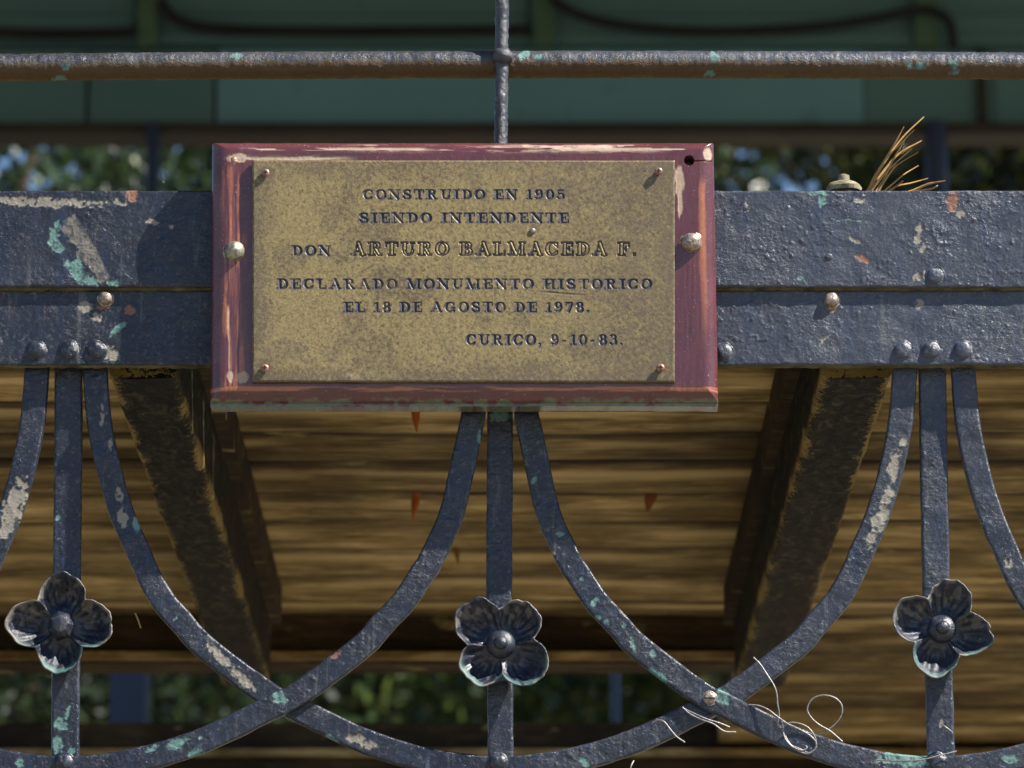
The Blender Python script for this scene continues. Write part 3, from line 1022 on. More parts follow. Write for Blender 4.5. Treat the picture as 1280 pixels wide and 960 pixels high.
for (a_, b_, nm) in ((-260, 1540, 0),):
    slab('upper_beam', a_, b_, 238, 359, Y_UP, .058, M['iron'], rail, 1.25, 3)
    slab('lower_beam', a_, b_, 362, 456, Y_LO, Y_LO + .0062, M['iron'], rail, 1.25, 8)
# mossy seam lips under each beam
for v0, v1, yy_, dp in ((357.5, 364, .0045, .012), (454, 460, .0105, .004)):
    n = 500
    us = np.linspace(-255, 1535, n)
    m_ = MB()
    ptsl = [ptv(u, (v0 + v1) / 2 + 1.2 * (vnoise(u / 13, v0, 5) - .5), yy_) for u in us]
    m_.tube(ptsl, [(v1 - v0) / 2 * PXM * (.7 + .7 * float(vnoise(u / 6, v0 + 3, 9))) for u in us], 8)
    m_.build('moss_lip', M['moss'], rail, 60)

# looping bars: half-loop shape measured from the bottom middle of a loop
LOW = [(-543, 960), (-455, 950), (-370, 924), (-283, 882), (-251, 866), (-175, 809), (-146, 778)]
HALF_SIDE = LOW + [(-121, 749), (-103, 718), (-91, 690), (-72, 646), (-54, 587), (-42, 527), (-37, 470), (-36, 452)]
HALF_MID = LOW + [(-119, 749), (-96, 714), (-88, 702), (-62, 645), (-48, 587), (-33, 515), (-26, 470), (-25, 452)]


def loop_path(cu, left, right):
    """whole U: down from the bundle on the left, round the bottom under cu, up to the right bundle"""
    return [(cu - 543 - x, y) for (x, y) in reversed(left)] + [(cu + 543 + x, y) for (x, y) in right][1:]


ribbon('loop_bar', loop_path(82, HALF_SIDE, HALF_MID), 31, Y_UF, .0065, M['iron'], rail, 5)
ribbon('loop_bar', loop_path(1168, HALF_MID, HALF_SIDE), 31, Y_UF, .0065, M['iron'], rail, 6)
ribbon('loop_bar', loop_path(625, HALF_SIDE, HALF_SIDE), 31, Y_UB, .0065, M['iron'], rail, 7)
ribbon('loop_bar', loop_path(-461, HALF_SIDE, HALF_SIDE), 31, Y_UB, .0065, M['iron'], rail, 8)
ribbon('loop_bar', loop_path(1711, HALF_SIDE, HALF_SIDE), 31, Y_UB, .0065, M['iron'], rail, 9)
for path_, w_, sd2 in (([(85, 450), (85, 540), (84, 640), (82, 800), (81, 965)], 35, 11),
                       ([(625, 450), (625, 560), (624, 700), (625, 850), (626, 965)], 32.5, 12),
                       ([(1166, 450), (1167, 540), (1170, 700), (1172, 790), (1175, 880), (1177, 965)], 34.5, 13)):
    ribbon('upright_bar', path_, w_, Y_V, .0065, M['iron'], rail, sd2)

# rivets along the lower beam and on the loop bottoms


def rivet(u, v, y, r, mat=M['iron'], name='rivet', wob=.05, h=.42, seed=0, parent=rail, label=None):
    c = ptv(u, v, y)
    rm = r * PXM
    m_ = MB()
    prof = [(rm * 1.28, .0012), (rm * 1.16, -.0004), (rm * 1.02, -.0003), (rm * 1.0, -.10 * h * rm), (rm * .93, -.45 * h * rm), (rm * .78, -.72 * h * rm), (rm * .55, -.90 * h * rm), (rm * .28, -h * rm), (rm * .06, -1.02 * h * rm)]
    m_.lathe_y(c, prof, 24, wob, seed + int(u))
    for q_, (vx, vy, vz) in enumerate(m_.v):
        k_ = float(fbm(np.array([vx * 260 + u]), np.array([vz * 260 + v]), 5, 3)[0]) - .5
        m_.v[q_] = (vx + .10 * rm * k_, vy + (.22 * rm * k_ if vy < c.y else 0), vz - .10 * rm * k_)
    o = m_.build(name, mat, parent, 80)
    if label: o['label'] = label
    return o


for u in (45, 86, 120, 588, 625, 663, 1128, 1164, 1203):
    rivet(u, 438, Y_LO, 11.5, wob=.09)
for u in (80, 622, 1172):
    rivet(u, 953, Y_UF if u != 622 else Y_UB, 11)
rivet(905, 440, Y_LO, 11)
rivet(1036, 321, Y_UP, 5, seed=4)
rivet(1169, 345, Y_UP, 11, seed=5, h=.25)
rivet(132, 373, Y_LO, 9, M['bolt_brown'], 'bolt_head', .04, .8)
rivet(1039, 375, Y_LO, 10, M['bolt_brown'], 'bolt_head', .04, .8, label='rusty round bolt head right of the plaque')
# slotted screw where the loops cross
sc_ = rivet(887, 873, Y_UF, 8, M['bolt_brown'], 'slotted_screw', .02, .35)
c = ptv(887, 873, Y_UF)
m_ = MB(); m_.box(c.x - .0052, c.x + .0052, c.y - .0026, c.y - .0018, c.z - .0006, c.z + .0006)
m_.build('screw_slot', M['cable'], sc_)

# top rail and upright rod
a_ = ptv(-260, 87.5, .03); b_ = ptv(1540, 85, .03)
lumpy_bar('top_rail', a_, b_, 17.5 * PXM, M['rail'], rail, 28, 41, .045, .0045, True)
lumpy_bar('upright_rod', ptv(628, -60, .016), ptv(626, 186, .016), 8.6 * PXM, M['rail'], rail, 18, 42, .12)
m_ = MB(); cw = ptv(628, 70, .012)
m_.lathe_y(cw, [(.009, .01), (.0095, 0), (.008, -.005), (.004, -.008), (.0006, -.009)], 14, .2, 3)
m_.build('weld_bead', M['rail'], rail, 80)


# pressed-iron flowers
def flower(cu, cv, rot, R=62, seed=0, square=False, sc=1.0):
    a0, b0 = 34 * sc * R / 62, 28 * sc * R / 62
    nphi, nr = 192, 34
    phi = np.linspace(0, 2 * np.pi, nphi, endpoint=False)
    pk = (phi - rot + np.pi / 4) % (np.pi / 2) - np.pi / 4
    rs = np.random.RandomState(seed)
    lobe = ((phi - rot + np.pi / 4) // (np.pi / 2)).astype(int) % 4
    ls = 1 + rs.uniform(-.07, .07, 4)
    rmax = a0 * np.cos(pk) + np.sqrt(np.clip(b0 ** 2 - (a0 * np.sin(pk)) ** 2, 1, None))
    rmax = rmax * ls[lobe]
    k = np.ones(13) / 13
    rmax = np.convolve(np.concatenate([rmax[-6:], rmax, rmax[:6]]), k, 'same')[6:-6] * .3 + rmax * .7
    rmax *= 1 + .075 * (fbm(phi * 3.5, phi * 0 + seed, seed, 3) - .5) * 2
    t_ = np.linspace(0.02, 1, nr)
    Tt, PH = np.meshgrid(t_, phi, indexing='ij')
    RM = rmax[None, :] * Tt
    X = RM * np.cos(PH); Zc = RM * np.sin(PH)
    lang = lobe * (np.pi / 2) + rot
    px = a0 * np.cos(lang); pz = a0 * np.sin(lang)
    dp = np.sqrt((X - px[None, :]) ** 2 + (Zc - pz[None, :]) ** 2) / b0
    H = 18
    hgt = H * (Tt ** 3.2) * (.55 + .45 * np.clip(dp, 0, 1.2) ** 2) - 9 * np.exp(-((dp) / .55) ** 2) * sstep(.2, .5, Tt)
    # ridge between petals
    hgt += 5 * np.exp(-((np.abs(pk) - np.pi / 4) / .16) ** 2)[None, :] * Tt * (1 - Tt * .5)
    hgt += 1.5 * (fbm(X / 9 + 50, Zc / 9 + seed, seed, 3) - .5) * 2
    hgt += 1.3 * np.sin(pk * 26)[None, :] * sstep(.35, .8, Tt) * (1 - sstep(.85, 1, Tt))
    yb = Y_V - .0135
    scl = (yb - CY) / CS * 0 + PXM
    c = ptv(cu, cv, yb)
    th = 2.6
    front = np.stack([c.x + X * scl, c.y - hgt * scl, c.z + Zc * scl], -1).reshape(-1, 3)
    # rolled rim and back
    rimo = np.stack([c.x + (X[-1] + np.cos(phi) * 1.6) * scl, c.y - (hgt[-1] - .4) * scl, c.z + (Zc[-1] + np.sin(phi) * 1.6) * scl], -1)
    rimb = np.stack([c.x + (X[-1] + np.cos(phi) * 1.3) * scl, c.y - (hgt[-1] - th) * scl, c.z + (Zc[-1] + np.sin(phi) * 1.3) * scl], -1)
    back = front.reshape(nr, nphi, 3)[::-1][1:] + np.array([0, th * scl, 0])
    rings = np.concatenate([front.reshape(nr, nphi, 3), rimo[None], rimb[None], back])
    nR = rings.shape[0]
    i = np.arange(nR - 1)[:, None] * nphi
    kk = np.arange(nphi)[None, :]; k2 = (kk + 1) % nphi
    f = np.stack([(i + kk).ravel(), (i + k2).ravel(), (i + nphi + k2).ravel(), (i + nphi + kk).ravel()], 1)
    me = mesh_np('flower', rings.reshape(-1, 3), f)
    W = np.zeros((nR, nphi, 3))
    rn = fbm(phi * 2.5 + 7, phi * 0 + seed * 3, seed + 7, 3)
    pale = sstep(.42, .52, rn)
    W[nr - 2:nr + 1, :, 1] = (pale * .55)[None, :]
    low = sstep(.2, .7, -np.sin(phi)) * sstep(.38, .46, fbm(phi * 5, phi * 0 + 2, seed + 3, 3))
    W[nr - 4:nr + 1, :, 0] = low[None, :] * .45
    lic = sstep(.56, .66, fbm(X / 7, Zc / 7, seed + 20, 3)) * sstep(.45, .7, Tt) * (Zc > 0)
    W[:nr, :, 1] = np.maximum(W[:nr, :, 1], lic * .4)
    add_attr(me, 'wear', W.reshape(-1, 3))
    import bmesh
    bm = bmesh.new(); bm.from_mesh(me)
    bmesh.ops.recalc_face_normals(bm, faces=bm.faces)
    bm.to_mesh(me); bm.free()
    me.polygons.foreach_set('use_smooth', [True] * len(me.polygons))
    o = link('flower', me, M['iron'], rail)
    s = MB()
    if square:
        s.lathe_y((c.x, c.y, c.z), [(.0135, .004), (.0135, -.006), (.0120, -.0105), (.0075, -.0145), (.0006, -.0160)], 7, .08, 2)
        st = s.build('stud', M['iron'], o, 30)
    else:
        s.lathe_y((c.x, c.y, c.z), [(.0135, .004), (.0135, -.004), (.011, -.0085), (.0065, -.0105), (.0062, -.013), (.0045, -.0155), (.0006, -.0165)], 20, .03, 3)
        st = s.build('stud', M['iron'], o, 50)
    m_ = MB()
    m_.lathe_y((c.x, c.y + .012, c.z), [(.009, .004), (.009, -.012)], 12)
    m_.build('flower_stem', M['iron'], o, 50)
    return o


o = flower(77, 783, math.radians(90), 63, 3, True)
o['label'] = 'iron flower with its petals upright and level, left of the plaque'
o = flower(626, 806, math.radians(49), 63, 5, False)
o['label'] = 'iron flower with diagonal petals under the plaque'
o = flower(1177, 787, math.radians(74), 63, 9, False)
o['label'] = 'iron flower tilted clockwise at the right'

# crusted knob on top of the beam
kb = ptv(1055, 239, .03)
m_ = MB()
prof = [(.0165, 0), (.0168, .004), (.014, .008), (.0095, .010), (.0048, .0105), (.0058, .013), (.0052, .0165), (.002, .018)]
seg = 18
rk = random.Random(4)
o0 = len(m_.v)
for (r_, z_) in prof:
    for k in range(seg):
        q = 2 * math.pi * k / seg
        rr_ = r_ * (1 + .16 * (rk.random() - .5))
        m_.v.append((kb.x + rr_ * math.cos(q), kb.y + rr_ * math.sin(q), kb.z - .001 + z_))
for i in range(len(prof) - 1):
    for k in range(seg):
        k2 = (k + 1) % seg
        m_.f.append((i * seg + k, i * seg + k2, (i + 1) * seg + k2, (i + 1) * seg + k))
m_.f.append(tuple((len(prof) - 1) * seg + k for k in range(seg)))
m_.build('crusted_knob', M['crust'], rail, 35)

# ================================================================== THE PLAQUE
YBF = -.034            # front of the wooden board
plq = thing('plaque', 'engraved brass plaque screwed to a red varnished wooden board bolted on the iron railing', 'plaque', tuple(ptv(579, 346, -.017)))


def board_mesh():
    u0t, u1t, u0b, u1b = 264.5, 892.5, 262, 898.5
    v0, v1 = 175.5, 504.5
    nu, nv = 560, 300
    s = np.linspace(0, 1, nu); q = np.linspace(0, 1, nv)
    # denser near the edges
    s = s - .10 * np.sin(2 * np.pi * s) / (2 * np.pi) * 1.6
    q = q - .10 * np.sin(2 * np.pi * q) / (2 * np.pi) * 1.6
    Sg, Q = np.meshgrid(s, q)
    uL = u0t + (u0b - u0t) * Q; uR = u1t + (u1b - u1t) * Q
    U = uL + (uR - uL) * Sg
    V = v0 + (v1 - v0) * Q
    dl = U - uL; dr = uR - U; dt = V - v0; db = (v1 - 4) - V
    def bev(d, w, h):
        x_ = np.clip(d / w, 0, 1)
        return h * (1 - np.sqrt(np.clip(1 - (1 - x_) ** 2, 0, 1)))
    drop = np.maximum(np.maximum(bev(dl, 24, 15), bev(dr, 19, 15)), np.maximum(bev(dt, 13, 14), bev(np.maximum(db, 0), 20, 15)))
    nz = fbm(U / 30, V / 30, 77, 3) - .5
    # bare patches
    gr_h = fbm(U / 46, V / 3.0, 81, 4)
    gr_v = fbm(U / 3.2, V / 50, 82, 4)
    bare = np.zeros_like(U)
    # long chipped streaks along the top edge
    top = (1 - sstep(10, 18, dt)) * sstep(3, 6, dt + 3 * nz)
    xz = np.maximum(sstep(560, 640, U) * (1 - sstep(800, 850, U)), .75 * sstep(400, 470, U) * (1 - sstep(500, 560, U)))
    bare = np.maximum(bare, top * xz * sstep(.46, .52, gr_h) * (.45 + .55 * sstep(.40, .5, fbm(U / 12, V / 2.2, 86, 3))))
    bare = np.maximum(bare, (1 - sstep(1.5, 4, np.abs(V - 197.5 + 3 * nz))) * sstep(282, 290, U) * (1 - sstep(400, 460, U)) * sstep(.35, .5, gr_h))
    bare = np.maximum(bare, (1 - sstep(.8, 2.2, np.abs(V - 186 - 1.5 * nz))) * sstep(290, 310, U) * (1 - sstep(850, 870, U)) * sstep(.52, .60, gr_h))
    for (cu, cv, ru, rv) in ((850, 225, 7, 22), (850, 250, 4, 24), (303, 472, 8, 8), (296, 197, 14, 6), (885, 190, 6, 10), (288, 470, 5, 8)):
        d = np.sqrt(((U - cu) / ru) ** 2 + ((V - cv) / rv) ** 2) + .9 * (fbm(U / 5, V / 12, 90, 3) - .5)
        bare = np.maximum(bare, (1 - sstep(.75, 1.05, d)) * .85)
    # orange worn streaks down the left face and the right inner edge
    orange = (1 - sstep(4, 20, np.abs(U - 290 + 9 * nz))) * sstep(.38, .66, gr_v) * (.45 + .55 * sstep(.38, .62, fbm(U / 20, V / 26, 83, 3))) * .95
    orange *= sstep(200, 215, V) * (1 - sstep(478, 492, V))
    orange = np.maximum(orange, (1 - sstep(2, 6, np.abs(dr - 16 + 3 * nz))) * sstep(215, 240, V) * (1 - sstep(300, 460, V)) * .7)
    orange = np.maximum(orange, (1 - sstep(1.5, 4, np.abs(V - 486 + 2 * nz))) * sstep(.42, .56, gr_h) * .8)
    # green overspill along the bottom edge
    gn = fbm(U / 14, V / 5, 95, 4)
    green = sstep(496, 500, V + 9 * (gn - .5)) * sstep(.42, .54, gn + .12 * sstep(498, 503, V))
    white = (1 - sstep(0.6, 2, np.abs(U - 286 + 2 * nz))) * sstep(330, 345, V) * (1 - sstep(455, 470, V)) * sstep(.4, .5, gr_v)
    bare = np.maximum(bare, white * .8)
    h = 1.4 * (fbm(U / 40, V / 40, 99, 3) - .5) - .7 * bare + .5 * (gr_v - .5) * (dt > 20) + .5 * (gr_h - .5) * (dt < 20)
    # drilled hole, top right
    dh = np.hypot(U - 861.5, V - 200.5)
    hole = 1 - sstep(5.0, 6.2, dh)
    # notch split running right of the hole
    split = (1 - sstep(.4, 1.1, np.abs(V - 201 + .03 * (U - 870)))) * sstep(866, 870, U)
    drop = drop + hole * 26 + split * 1.6
    edge = sstep(0, 3, np.minimum(np.minimum(dl, dr), np.minimum(dt, v1 - V)))
    Y = YBF + (drop - h * edge) * PXM
    wob = 1.0 * (fbm(U / 24, V / 24, 120, 3) - .5)
    V2 = V + wob * (1 - sstep(0, 12, np.minimum(dt, v1 - V)))
    X, _, Z = pt(U, V2, YBF)
    front = np.stack([X, Y, Z], -1).reshape(-1, 3)
    idx = np.arange(nu * nv).reshape(nv, nu)
    rim = np.concatenate([idx[0, :], idx[1:, -1], idx[-1, -2::-1], idx[-2:0:-1, 0]])
    n0 = len(front); k = len(rim)
    bk = front[rim].copy(); bk[:, 1] = -.0012
    i = np.arange(k); j = (i + 1) % k
    side = np.stack([rim[j], rim[i], n0 + i, n0 + j], 1)
    b4 = [n0, n0 + nu - 1, n0 + nu + nv - 2, n0 + 2 * nu + nv - 3]
    me = mesh_np('wooden_board', np.concatenate([front, bk]), np.concatenate([grid_faces(nv, nu)[:, ::-1], side, np.array([[b4[0], b4[1], b4[2], b4[3]]])]))
    A = np.stack([bare, green, np.clip(orange, 0, 1)], -1).reshape(-1, 3)
    A = A * (1 - hole.reshape(-1, 1))
    rimA = A[rim].copy()
    lowr = np.zeros(k); lowr[nu + nv - 1: 2 * nu + nv - 2] = 1
    rimA[:, 1] = np.maximum(rimA[:, 1], lowr * (.35 + .6 * sstep(.4, .6, fbm(np.arange(k) / 9.0, np.arange(k) * 0.0, 7, 3))))
    add_attr(me, 'bare', np.concatenate([A, rimA]))
    smooth_by_angle(me, 50)
    return link('wooden_board', me, M['board'], plq)


board = board_mesh()

# ---- engraved lettering: slab-serif capitals drawn from strokes
TH, TN, SF = .135, .055, .05       # half widths: thick stem, thin stroke, serif


def B(x0, y0, x1, y1):
    """axis box"""
    return ('b', x0, y0, x1, y1)


def Lq(x0, y0, x1, y1, w):
    return ('l', x0, y0, x1, y1, w)


def Ar(cx, cy, rx, ry, a0, a1, wv, wh):
    """elliptic arc with weight wv on its upright parts and wh on the level parts"""
    out = []
    n = max(6, int(abs(a1 - a0) / 15))
    for k in range(n):
        p = math.radians(a0 + (a1 - a0) * k / n); q = math.radians(a0 + (a1 - a0) * (k + 1) / n)
        m = (p + q) / 2
        w = wh + (wv - wh) * abs(math.cos(m)) ** 1.6
        out.append(Lq(cx + rx * math.cos(p), cy + ry * math.sin(p), cx + rx * math.cos(q), cy + ry * math.sin(q), w))
    return out


def stem(x, w=TH, top=True, bot=True, ext=.14):
    o = [B(x - w, 0, x + w, 1)]
    if top: o.append(B(x - w - ext, .90, x + w + ext, 1))
    if bot: o.append(B(x - w - ext, 0, x + w + ext, .10))
    return o


G = {}
G['I'] = (.56, stem(.28))
G['L'] = (.95, stem(.28) + [B(.28, 0, .90, .10), B(.82, 0, .90, .36)])
G['E'] = (.95, stem(.28) + [B(.28, .90, .88, 1), B(.80, .66, .88, 1), B(.28, 0, .92, .10), B(.84, 0, .92, .36), B(.28, .46, .64, .55), B(.58, .34, .65, .67)])
G['F'] = (.92, stem(.28) + [B(.28, .90, .88, 1), B(.80, .66, .88, 1), B(.28, .46, .64, .55), B(.58, .34, .65, .67)])
G['H'] = (1.16, stem(.28) + stem(.88) + [B(.28, .45, .88, .55)])
G['T'] = (1.0, stem(.50, top=False) + [B(.04, .90, .96, 1), B(.04, .66, .11, 1), B(.89, .66, .96, 1)])
G['N'] = (1.12, stem(.20, TN, ext=.16) + stem(.90, TN, bot=False, ext=.16) + [Lq(.22, .94, .90, .06, .13)])
G['M'] = (1.32, stem(.20, TN, ext=.15) + stem(1.06, .12, ext=.12) + [Lq(.22, .95, .60, .08, .12), Lq(.62, .08, 1.02, .94, .05)])
G['D'] = (1.04, stem(.28) + Ar(.42, .5, .44, .45, -90, 90, .14, .05) + [B(.2, .9, .46, 1), B(.2, 0, .46, .1)])
G['O'] = (1.06, Ar(.53, .5, .38, .45, 0, 360, .14, .05))
G['0'] = (.86, Ar(.43, .5, .28, .45, 0, 360, .13, .05))
G['C'] = (1.02, Ar(.54, .5, .39, .45, 42, 318, .14, .05) + [B(.86, .62, .93, .98), B(.86, .14, .92, .34)])
G['G'] = (1.10, Ar(.54, .5, .39, .45, 42, 310, .14, .05) + [B(.86, .62, .93, .98), B(.78, .03, .98, .44), B(.66, .38, 1.04, .47)])
G['U'] = (1.12, [B(.16, .36, .42, 1), B(.02, .90, .56, 1), B(.82, .36, .92, 1), B(.70, .90, 1.06, 1)] + Ar(.58, .38, .30, .33, 180, 360, .09, .06))
G['R'] = (1.12, stem(.28) + Ar(.52, .74, .26, .21, -90, 90, .13, .05) + [B(.2, .9, .56, 1), B(.2, .48, .56, .57), Lq(.56, .50, .82, .10, .11), B(.76, 0, 1.06, .10)])
G['P'] = (1.0, stem(.28) + Ar(.52, .74, .26, .21, -90, 90, .13, .05))
G['B'] = (1.04, stem(.28) + Ar(.52, .74, .24, .21, -90, 90, .12, .05) + Ar(.54, .27, .28, .22, -90, 90, .13, .05) + [B(.2, .9, .56, 1), B(.2, .47, .58, .54), B(.2, 0, .58, .1)])
G['A'] = (1.14, [Lq(.56, .95, .20, .06, .05), Lq(.58, .93, .90, .06, .13), B(.30, .27, .80, .35), B(.02, 0, .38, .10), B(.68, 0, 1.12, .10)])
G['S'] = (.92, Ar(.45, .72, .27, .23, 20, 270, .11, .06) + Ar(.46, .27, .29, .22, -160, 92, .12, .06) + [B(.72, .66, .79, .98), B(.10, .03, .17, .36), Lq(.34, .56, .58, .44, .12)])
G['1'] = (.62, [B(.20, 0, .44, .98), B(.04, 0, .60, .10), Lq(.08, .80, .30, .92, .05)])
G['9'] = (.86, Ar(.42, .70, .24, .25, 0, 360, .12, .05) + Ar(.36, .52, .34, .46, -78, 25, .10, .06) + [Lq(.16, .14, .26, .10, .08)])
G['8'] = (.86, Ar(.43, .74, .22, .21, 0, 360, .12, .05) + Ar(.43, .27, .26, .23, 0, 360, .13, .05))
G['5'] = (.84, [B(.16, .50, .24, 1), B(.16, .86, .70, 1)] + Ar(.40, .32, .28, .27, -150, 130, .12, .05))
G['7'] = (.82, [B(.08, .84, .76, 1), B(.08, .70, .15, 1), Lq(.68, .86, .38, .04, .11)])
G['3'] = (.84, Ar(.38, .74, .22, .21, -80, 150, .11, .05) + Ar(.38, .28, .27, .24, -150, 88, .13, .05))
G['.'] = (.36, [B(.08, 0, .26, .18)])
G[','] = (.38, [B(.08, .0, .26, .18), Lq(.22, .06, .14, -.16, .05)])
G['-'] = (.60, [B(.12, .36, .48, .46)])
G[' '] = (.72, [])

LINES = [  # text, left, right, cap top, baseline, style, weight noise
    ('CONSTRUIDO EN 1905', 453, 706, 237.5, 249.5, 0),
    ('SIENDO INTENDENTE', 448, 711, 266.5, 279, 0),
    ('DON', 364, 413, 307.5, 320, 0),
    ('ARTURO BALMACEDA F.', 438, 796, 303, 319.5, 1),
    ('DECLARADO MONUMENTO HISTORICO', 346, 815, 349, 361.5, 0),
    ('EL 18 DE AGOSTO DE 1978.', 429, 737, 378, 390.5, 0),
    ('CURICO, 9-10-83.', 582, 779, 418.5, 431.5, 0),
]


def engrave(us, vs):
    """signed masks for all lettering on the plate grid"""
    U, V = np.meshgrid(us, vs)
    ink = np.zeros_like(U); dep = np.zeros_like(U)
    for li, (txt, ua, ub, vt, vb, style) in enumerate(LINES):
        H = vb - vt
        gap = .17
        adv = [G[ch][0] + gap for ch in txt]
        for i_, ch in enumerate(txt):
            if ch == ' ': adv[i_] = .62
            if ch in '-': adv[i_] += .12
        tot = sum(adv) - gap
        kx = (ub - ua) / tot
        xcur = ua
        for ch, ad in zip(txt, adv):
            prims = G[ch][1]
            if prims:
                x0 = xcur; x1 = xcur + ad * kx
                iu0 = np.searchsorted(us, x0 - 4); iu1 = np.searchsorted(us, x1 + 4)
                iv0 = np.searchsorted(vs, vt - 5); iv1 = np.searchsorted(vs, vb + 5)
                gu = (U[iv0:iv1, iu0:iu1] - xcur) / kx
                gv = (vb - V[iv0:iv1, iu0:iu1]) / H
                sd = np.full(gu.shape, 9.0)
                for p in prims:
                    if p[0] == 'b':
                        cx, cy = (p[1] + p[3]) / 2, (p[2] + p[4]) / 2
                        hx, hy = (p[3] - p[1]) / 2, (p[4] - p[2]) / 2
                        dx = np.abs(gu - cx) - hx; dy = np.abs(gv - cy) - hy
                        d = np.hypot(np.maximum(dx, 0), np.maximum(dy, 0)) + np.minimum(np.maximum(dx, dy), 0)
                    else:
                        _, ax, ay, bx, by, w = p
                        vx, vy = bx - ax, by - ay
                        L2 = vx * vx + vy * vy + 1e-9
                        t = np.clip(((gu - ax) * vx + (gv - ay) * vy) / L2, 0, 1)
                        d = np.hypot(gu - ax - t * vx, gv - ay - t * vy) - w
                    sd = np.minimum(sd, d)
                sd = sd * H      # in pixels
                if style == 0:
                    m = 1 - sstep(-.3, .5, sd - .72)
                    dm = 1 - sstep(-1.3, .5, sd)
                else:
                    m = (1 - sstep(.5, 1.15, np.abs(sd + .1)))
                    dm = m
                ink[iv0:iv1, iu0:iu1] = np.maximum(ink[iv0:iv1, iu0:iu1], m)
                dep[iv0:iv1, iu0:iu1] = np.maximum(dep[iv0:iv1, iu0:iu1], dm)
            xcur += ad * kx
    return U, V, ink, dep


def plate():
    ua, ub, va, vb = 315.5, 843.5, 200.5, 477.5
    us = np.concatenate([np.arange(ua, 340, 1.4), np.arange(340, 820, .55), np.arange(820, ub, 1.2), [ub]])
    vs = np.concatenate([np.arange(va, 233, 1.3), np.arange(233, 437, .55), np.arange(437, vb, 1.3), [vb]])
    yf = YBF - .0038
    U, V, ink, dep = engrave(us, vs)
    # some letters have lost their enamel in patches
    worn = fbm(U / 9, V / 9, 200, 3)
    ink2 = ink * (.60 + .40 * sstep(.34, .50, worn))
    el = U - ua; er = ub - U; et = V - va; eb = vb - V
    ed = np.minimum(np.minimum(el, er), np.minimum(et, eb))
    n = fbm(U / 40, V / 40, 210, 4)
    tarn = (1 - sstep(3, 40, np.minimum(er, eb * 1.4) + 60 * (n - .5))) * .9
    tarn = np.maximum(tarn, (1 - sstep(2, 30, el + 40 * (n - .5))) * .8)
    tarn = np.maximum(tarn, (1 - sstep(2, 26, et + 60 * (n - .5))) * .75)
    tarn = np.maximum(tarn, .55 * sstep(700, 800, U + 120 * (n - .5)))
    tarn = np.maximum(tarn, .5 * sstep(.55, .66, n))
    stain = np.zeros_like(U)
    for (cu, cv) in ((332, 219), (822, 217), (331, 460), (824, 461)):
        d = np.hypot(U - cu, V - cv)
        tarn = np.maximum(tarn, (1 - sstep(8, 17, d)) * 1.0)
    # scratch under the declared line, small stain under the name, dent
    sc1 = (1 - sstep(.5, 1.8, np.abs(V - 364 - (U - 670) * .085 + 2 * (n - .5)))) * sstep(665, 690, U) * (1 - sstep(715, 738, U))
    sc2 = (1 - sstep(.6, 1.6, np.abs(V - 323))) * sstep(590, 596, U) * (1 - sstep(604, 610, U))
    stain = np.maximum(sc1 * .75, sc2 * .6)
    for (cu, cv, r_) in ((806, 214, 1.8), (805, 214, 1.2), (436, 473, 2.2), (437, 388, 1.5)):
        stain = np.maximum(stain, 1 - sstep(r_ * .6, r_ * 1.2, np.hypot(U - cu, V - cv)))
    # faint maker's ticks up the right edge
    for k, vv in enumerate(np.arange(426, 447, 2.3)):
        stain = np.maximum(stain, (1 - sstep(.3, .8, np.abs(V - vv))) * (np.abs(U - 839.5) < 2.6 - (k % 3) * .6) * .8)
    dent = 1 - sstep(1, 8, np.hypot(U - 666, V - 288))
    h = .9 * (fbm(U / 110, V / 110, 220, 2) - .5) * 2 + .22 * (fbm(U / 3, V / 3, 230, 2) - .5) - .9 * dent
    # edge lip bent by a nail at the bottom
    dn = 1 - sstep(2, 22, np.hypot(U - 437, (V - 478) * 1.6))
    h = h + 1.6 * dn
    drop = 1.5 * (1 - np.sqrt(np.clip(1 - (1 - np.clip(ed / 1.5, 0, 1)) ** 2, 0, 1)))
    Y = yf + (drop - h + dep * 1.15 + .4 * sc1) * PXM
    # the plate stands a little off the board at its left and bottom edges
    Y = Y - .0012 * (1 - sstep(0, 200, U - ua)) - .0006
    X, _, Z = pt(U, V, yf)
    front = np.stack([X, Y, Z], -1).reshape(-1, 3)
    nv, nu = U.shape
    idx = np.arange(nu * nv).reshape(nv, nu)
    rim = np.concatenate([idx[0, :], idx[1:, -1], idx[-1, -2::-1], idx[-2:0:-1, 0]])
    bk = front[rim].copy(); bk[:, 1] += .0032
    n0 = len(front); k = len(rim)
    i = np.arange(k); j = (i + 1) % k
    side = np.stack([rim[j], rim[i], n0 + i, n0 + j], 1)
    b4 = [n0, n0 + nu - 1, n0 + nu + nv - 2, n0 + 2 * nu + nv - 3]
    me = mesh_np('brass_plate', np.concatenate([front, bk]), np.concatenate([grid_faces(nv, nu)[:, ::-1], side, np.array([b4])]))
    A = np.stack([ink2, np.clip(tarn, 0, 1), stain], -1).reshape(-1, 3)
    add_attr(me, 'ink', np.concatenate([A, A[rim]]))
    smooth_by_angle(me, 50)
    return link('brass_plate', me, M['brass'], plq)


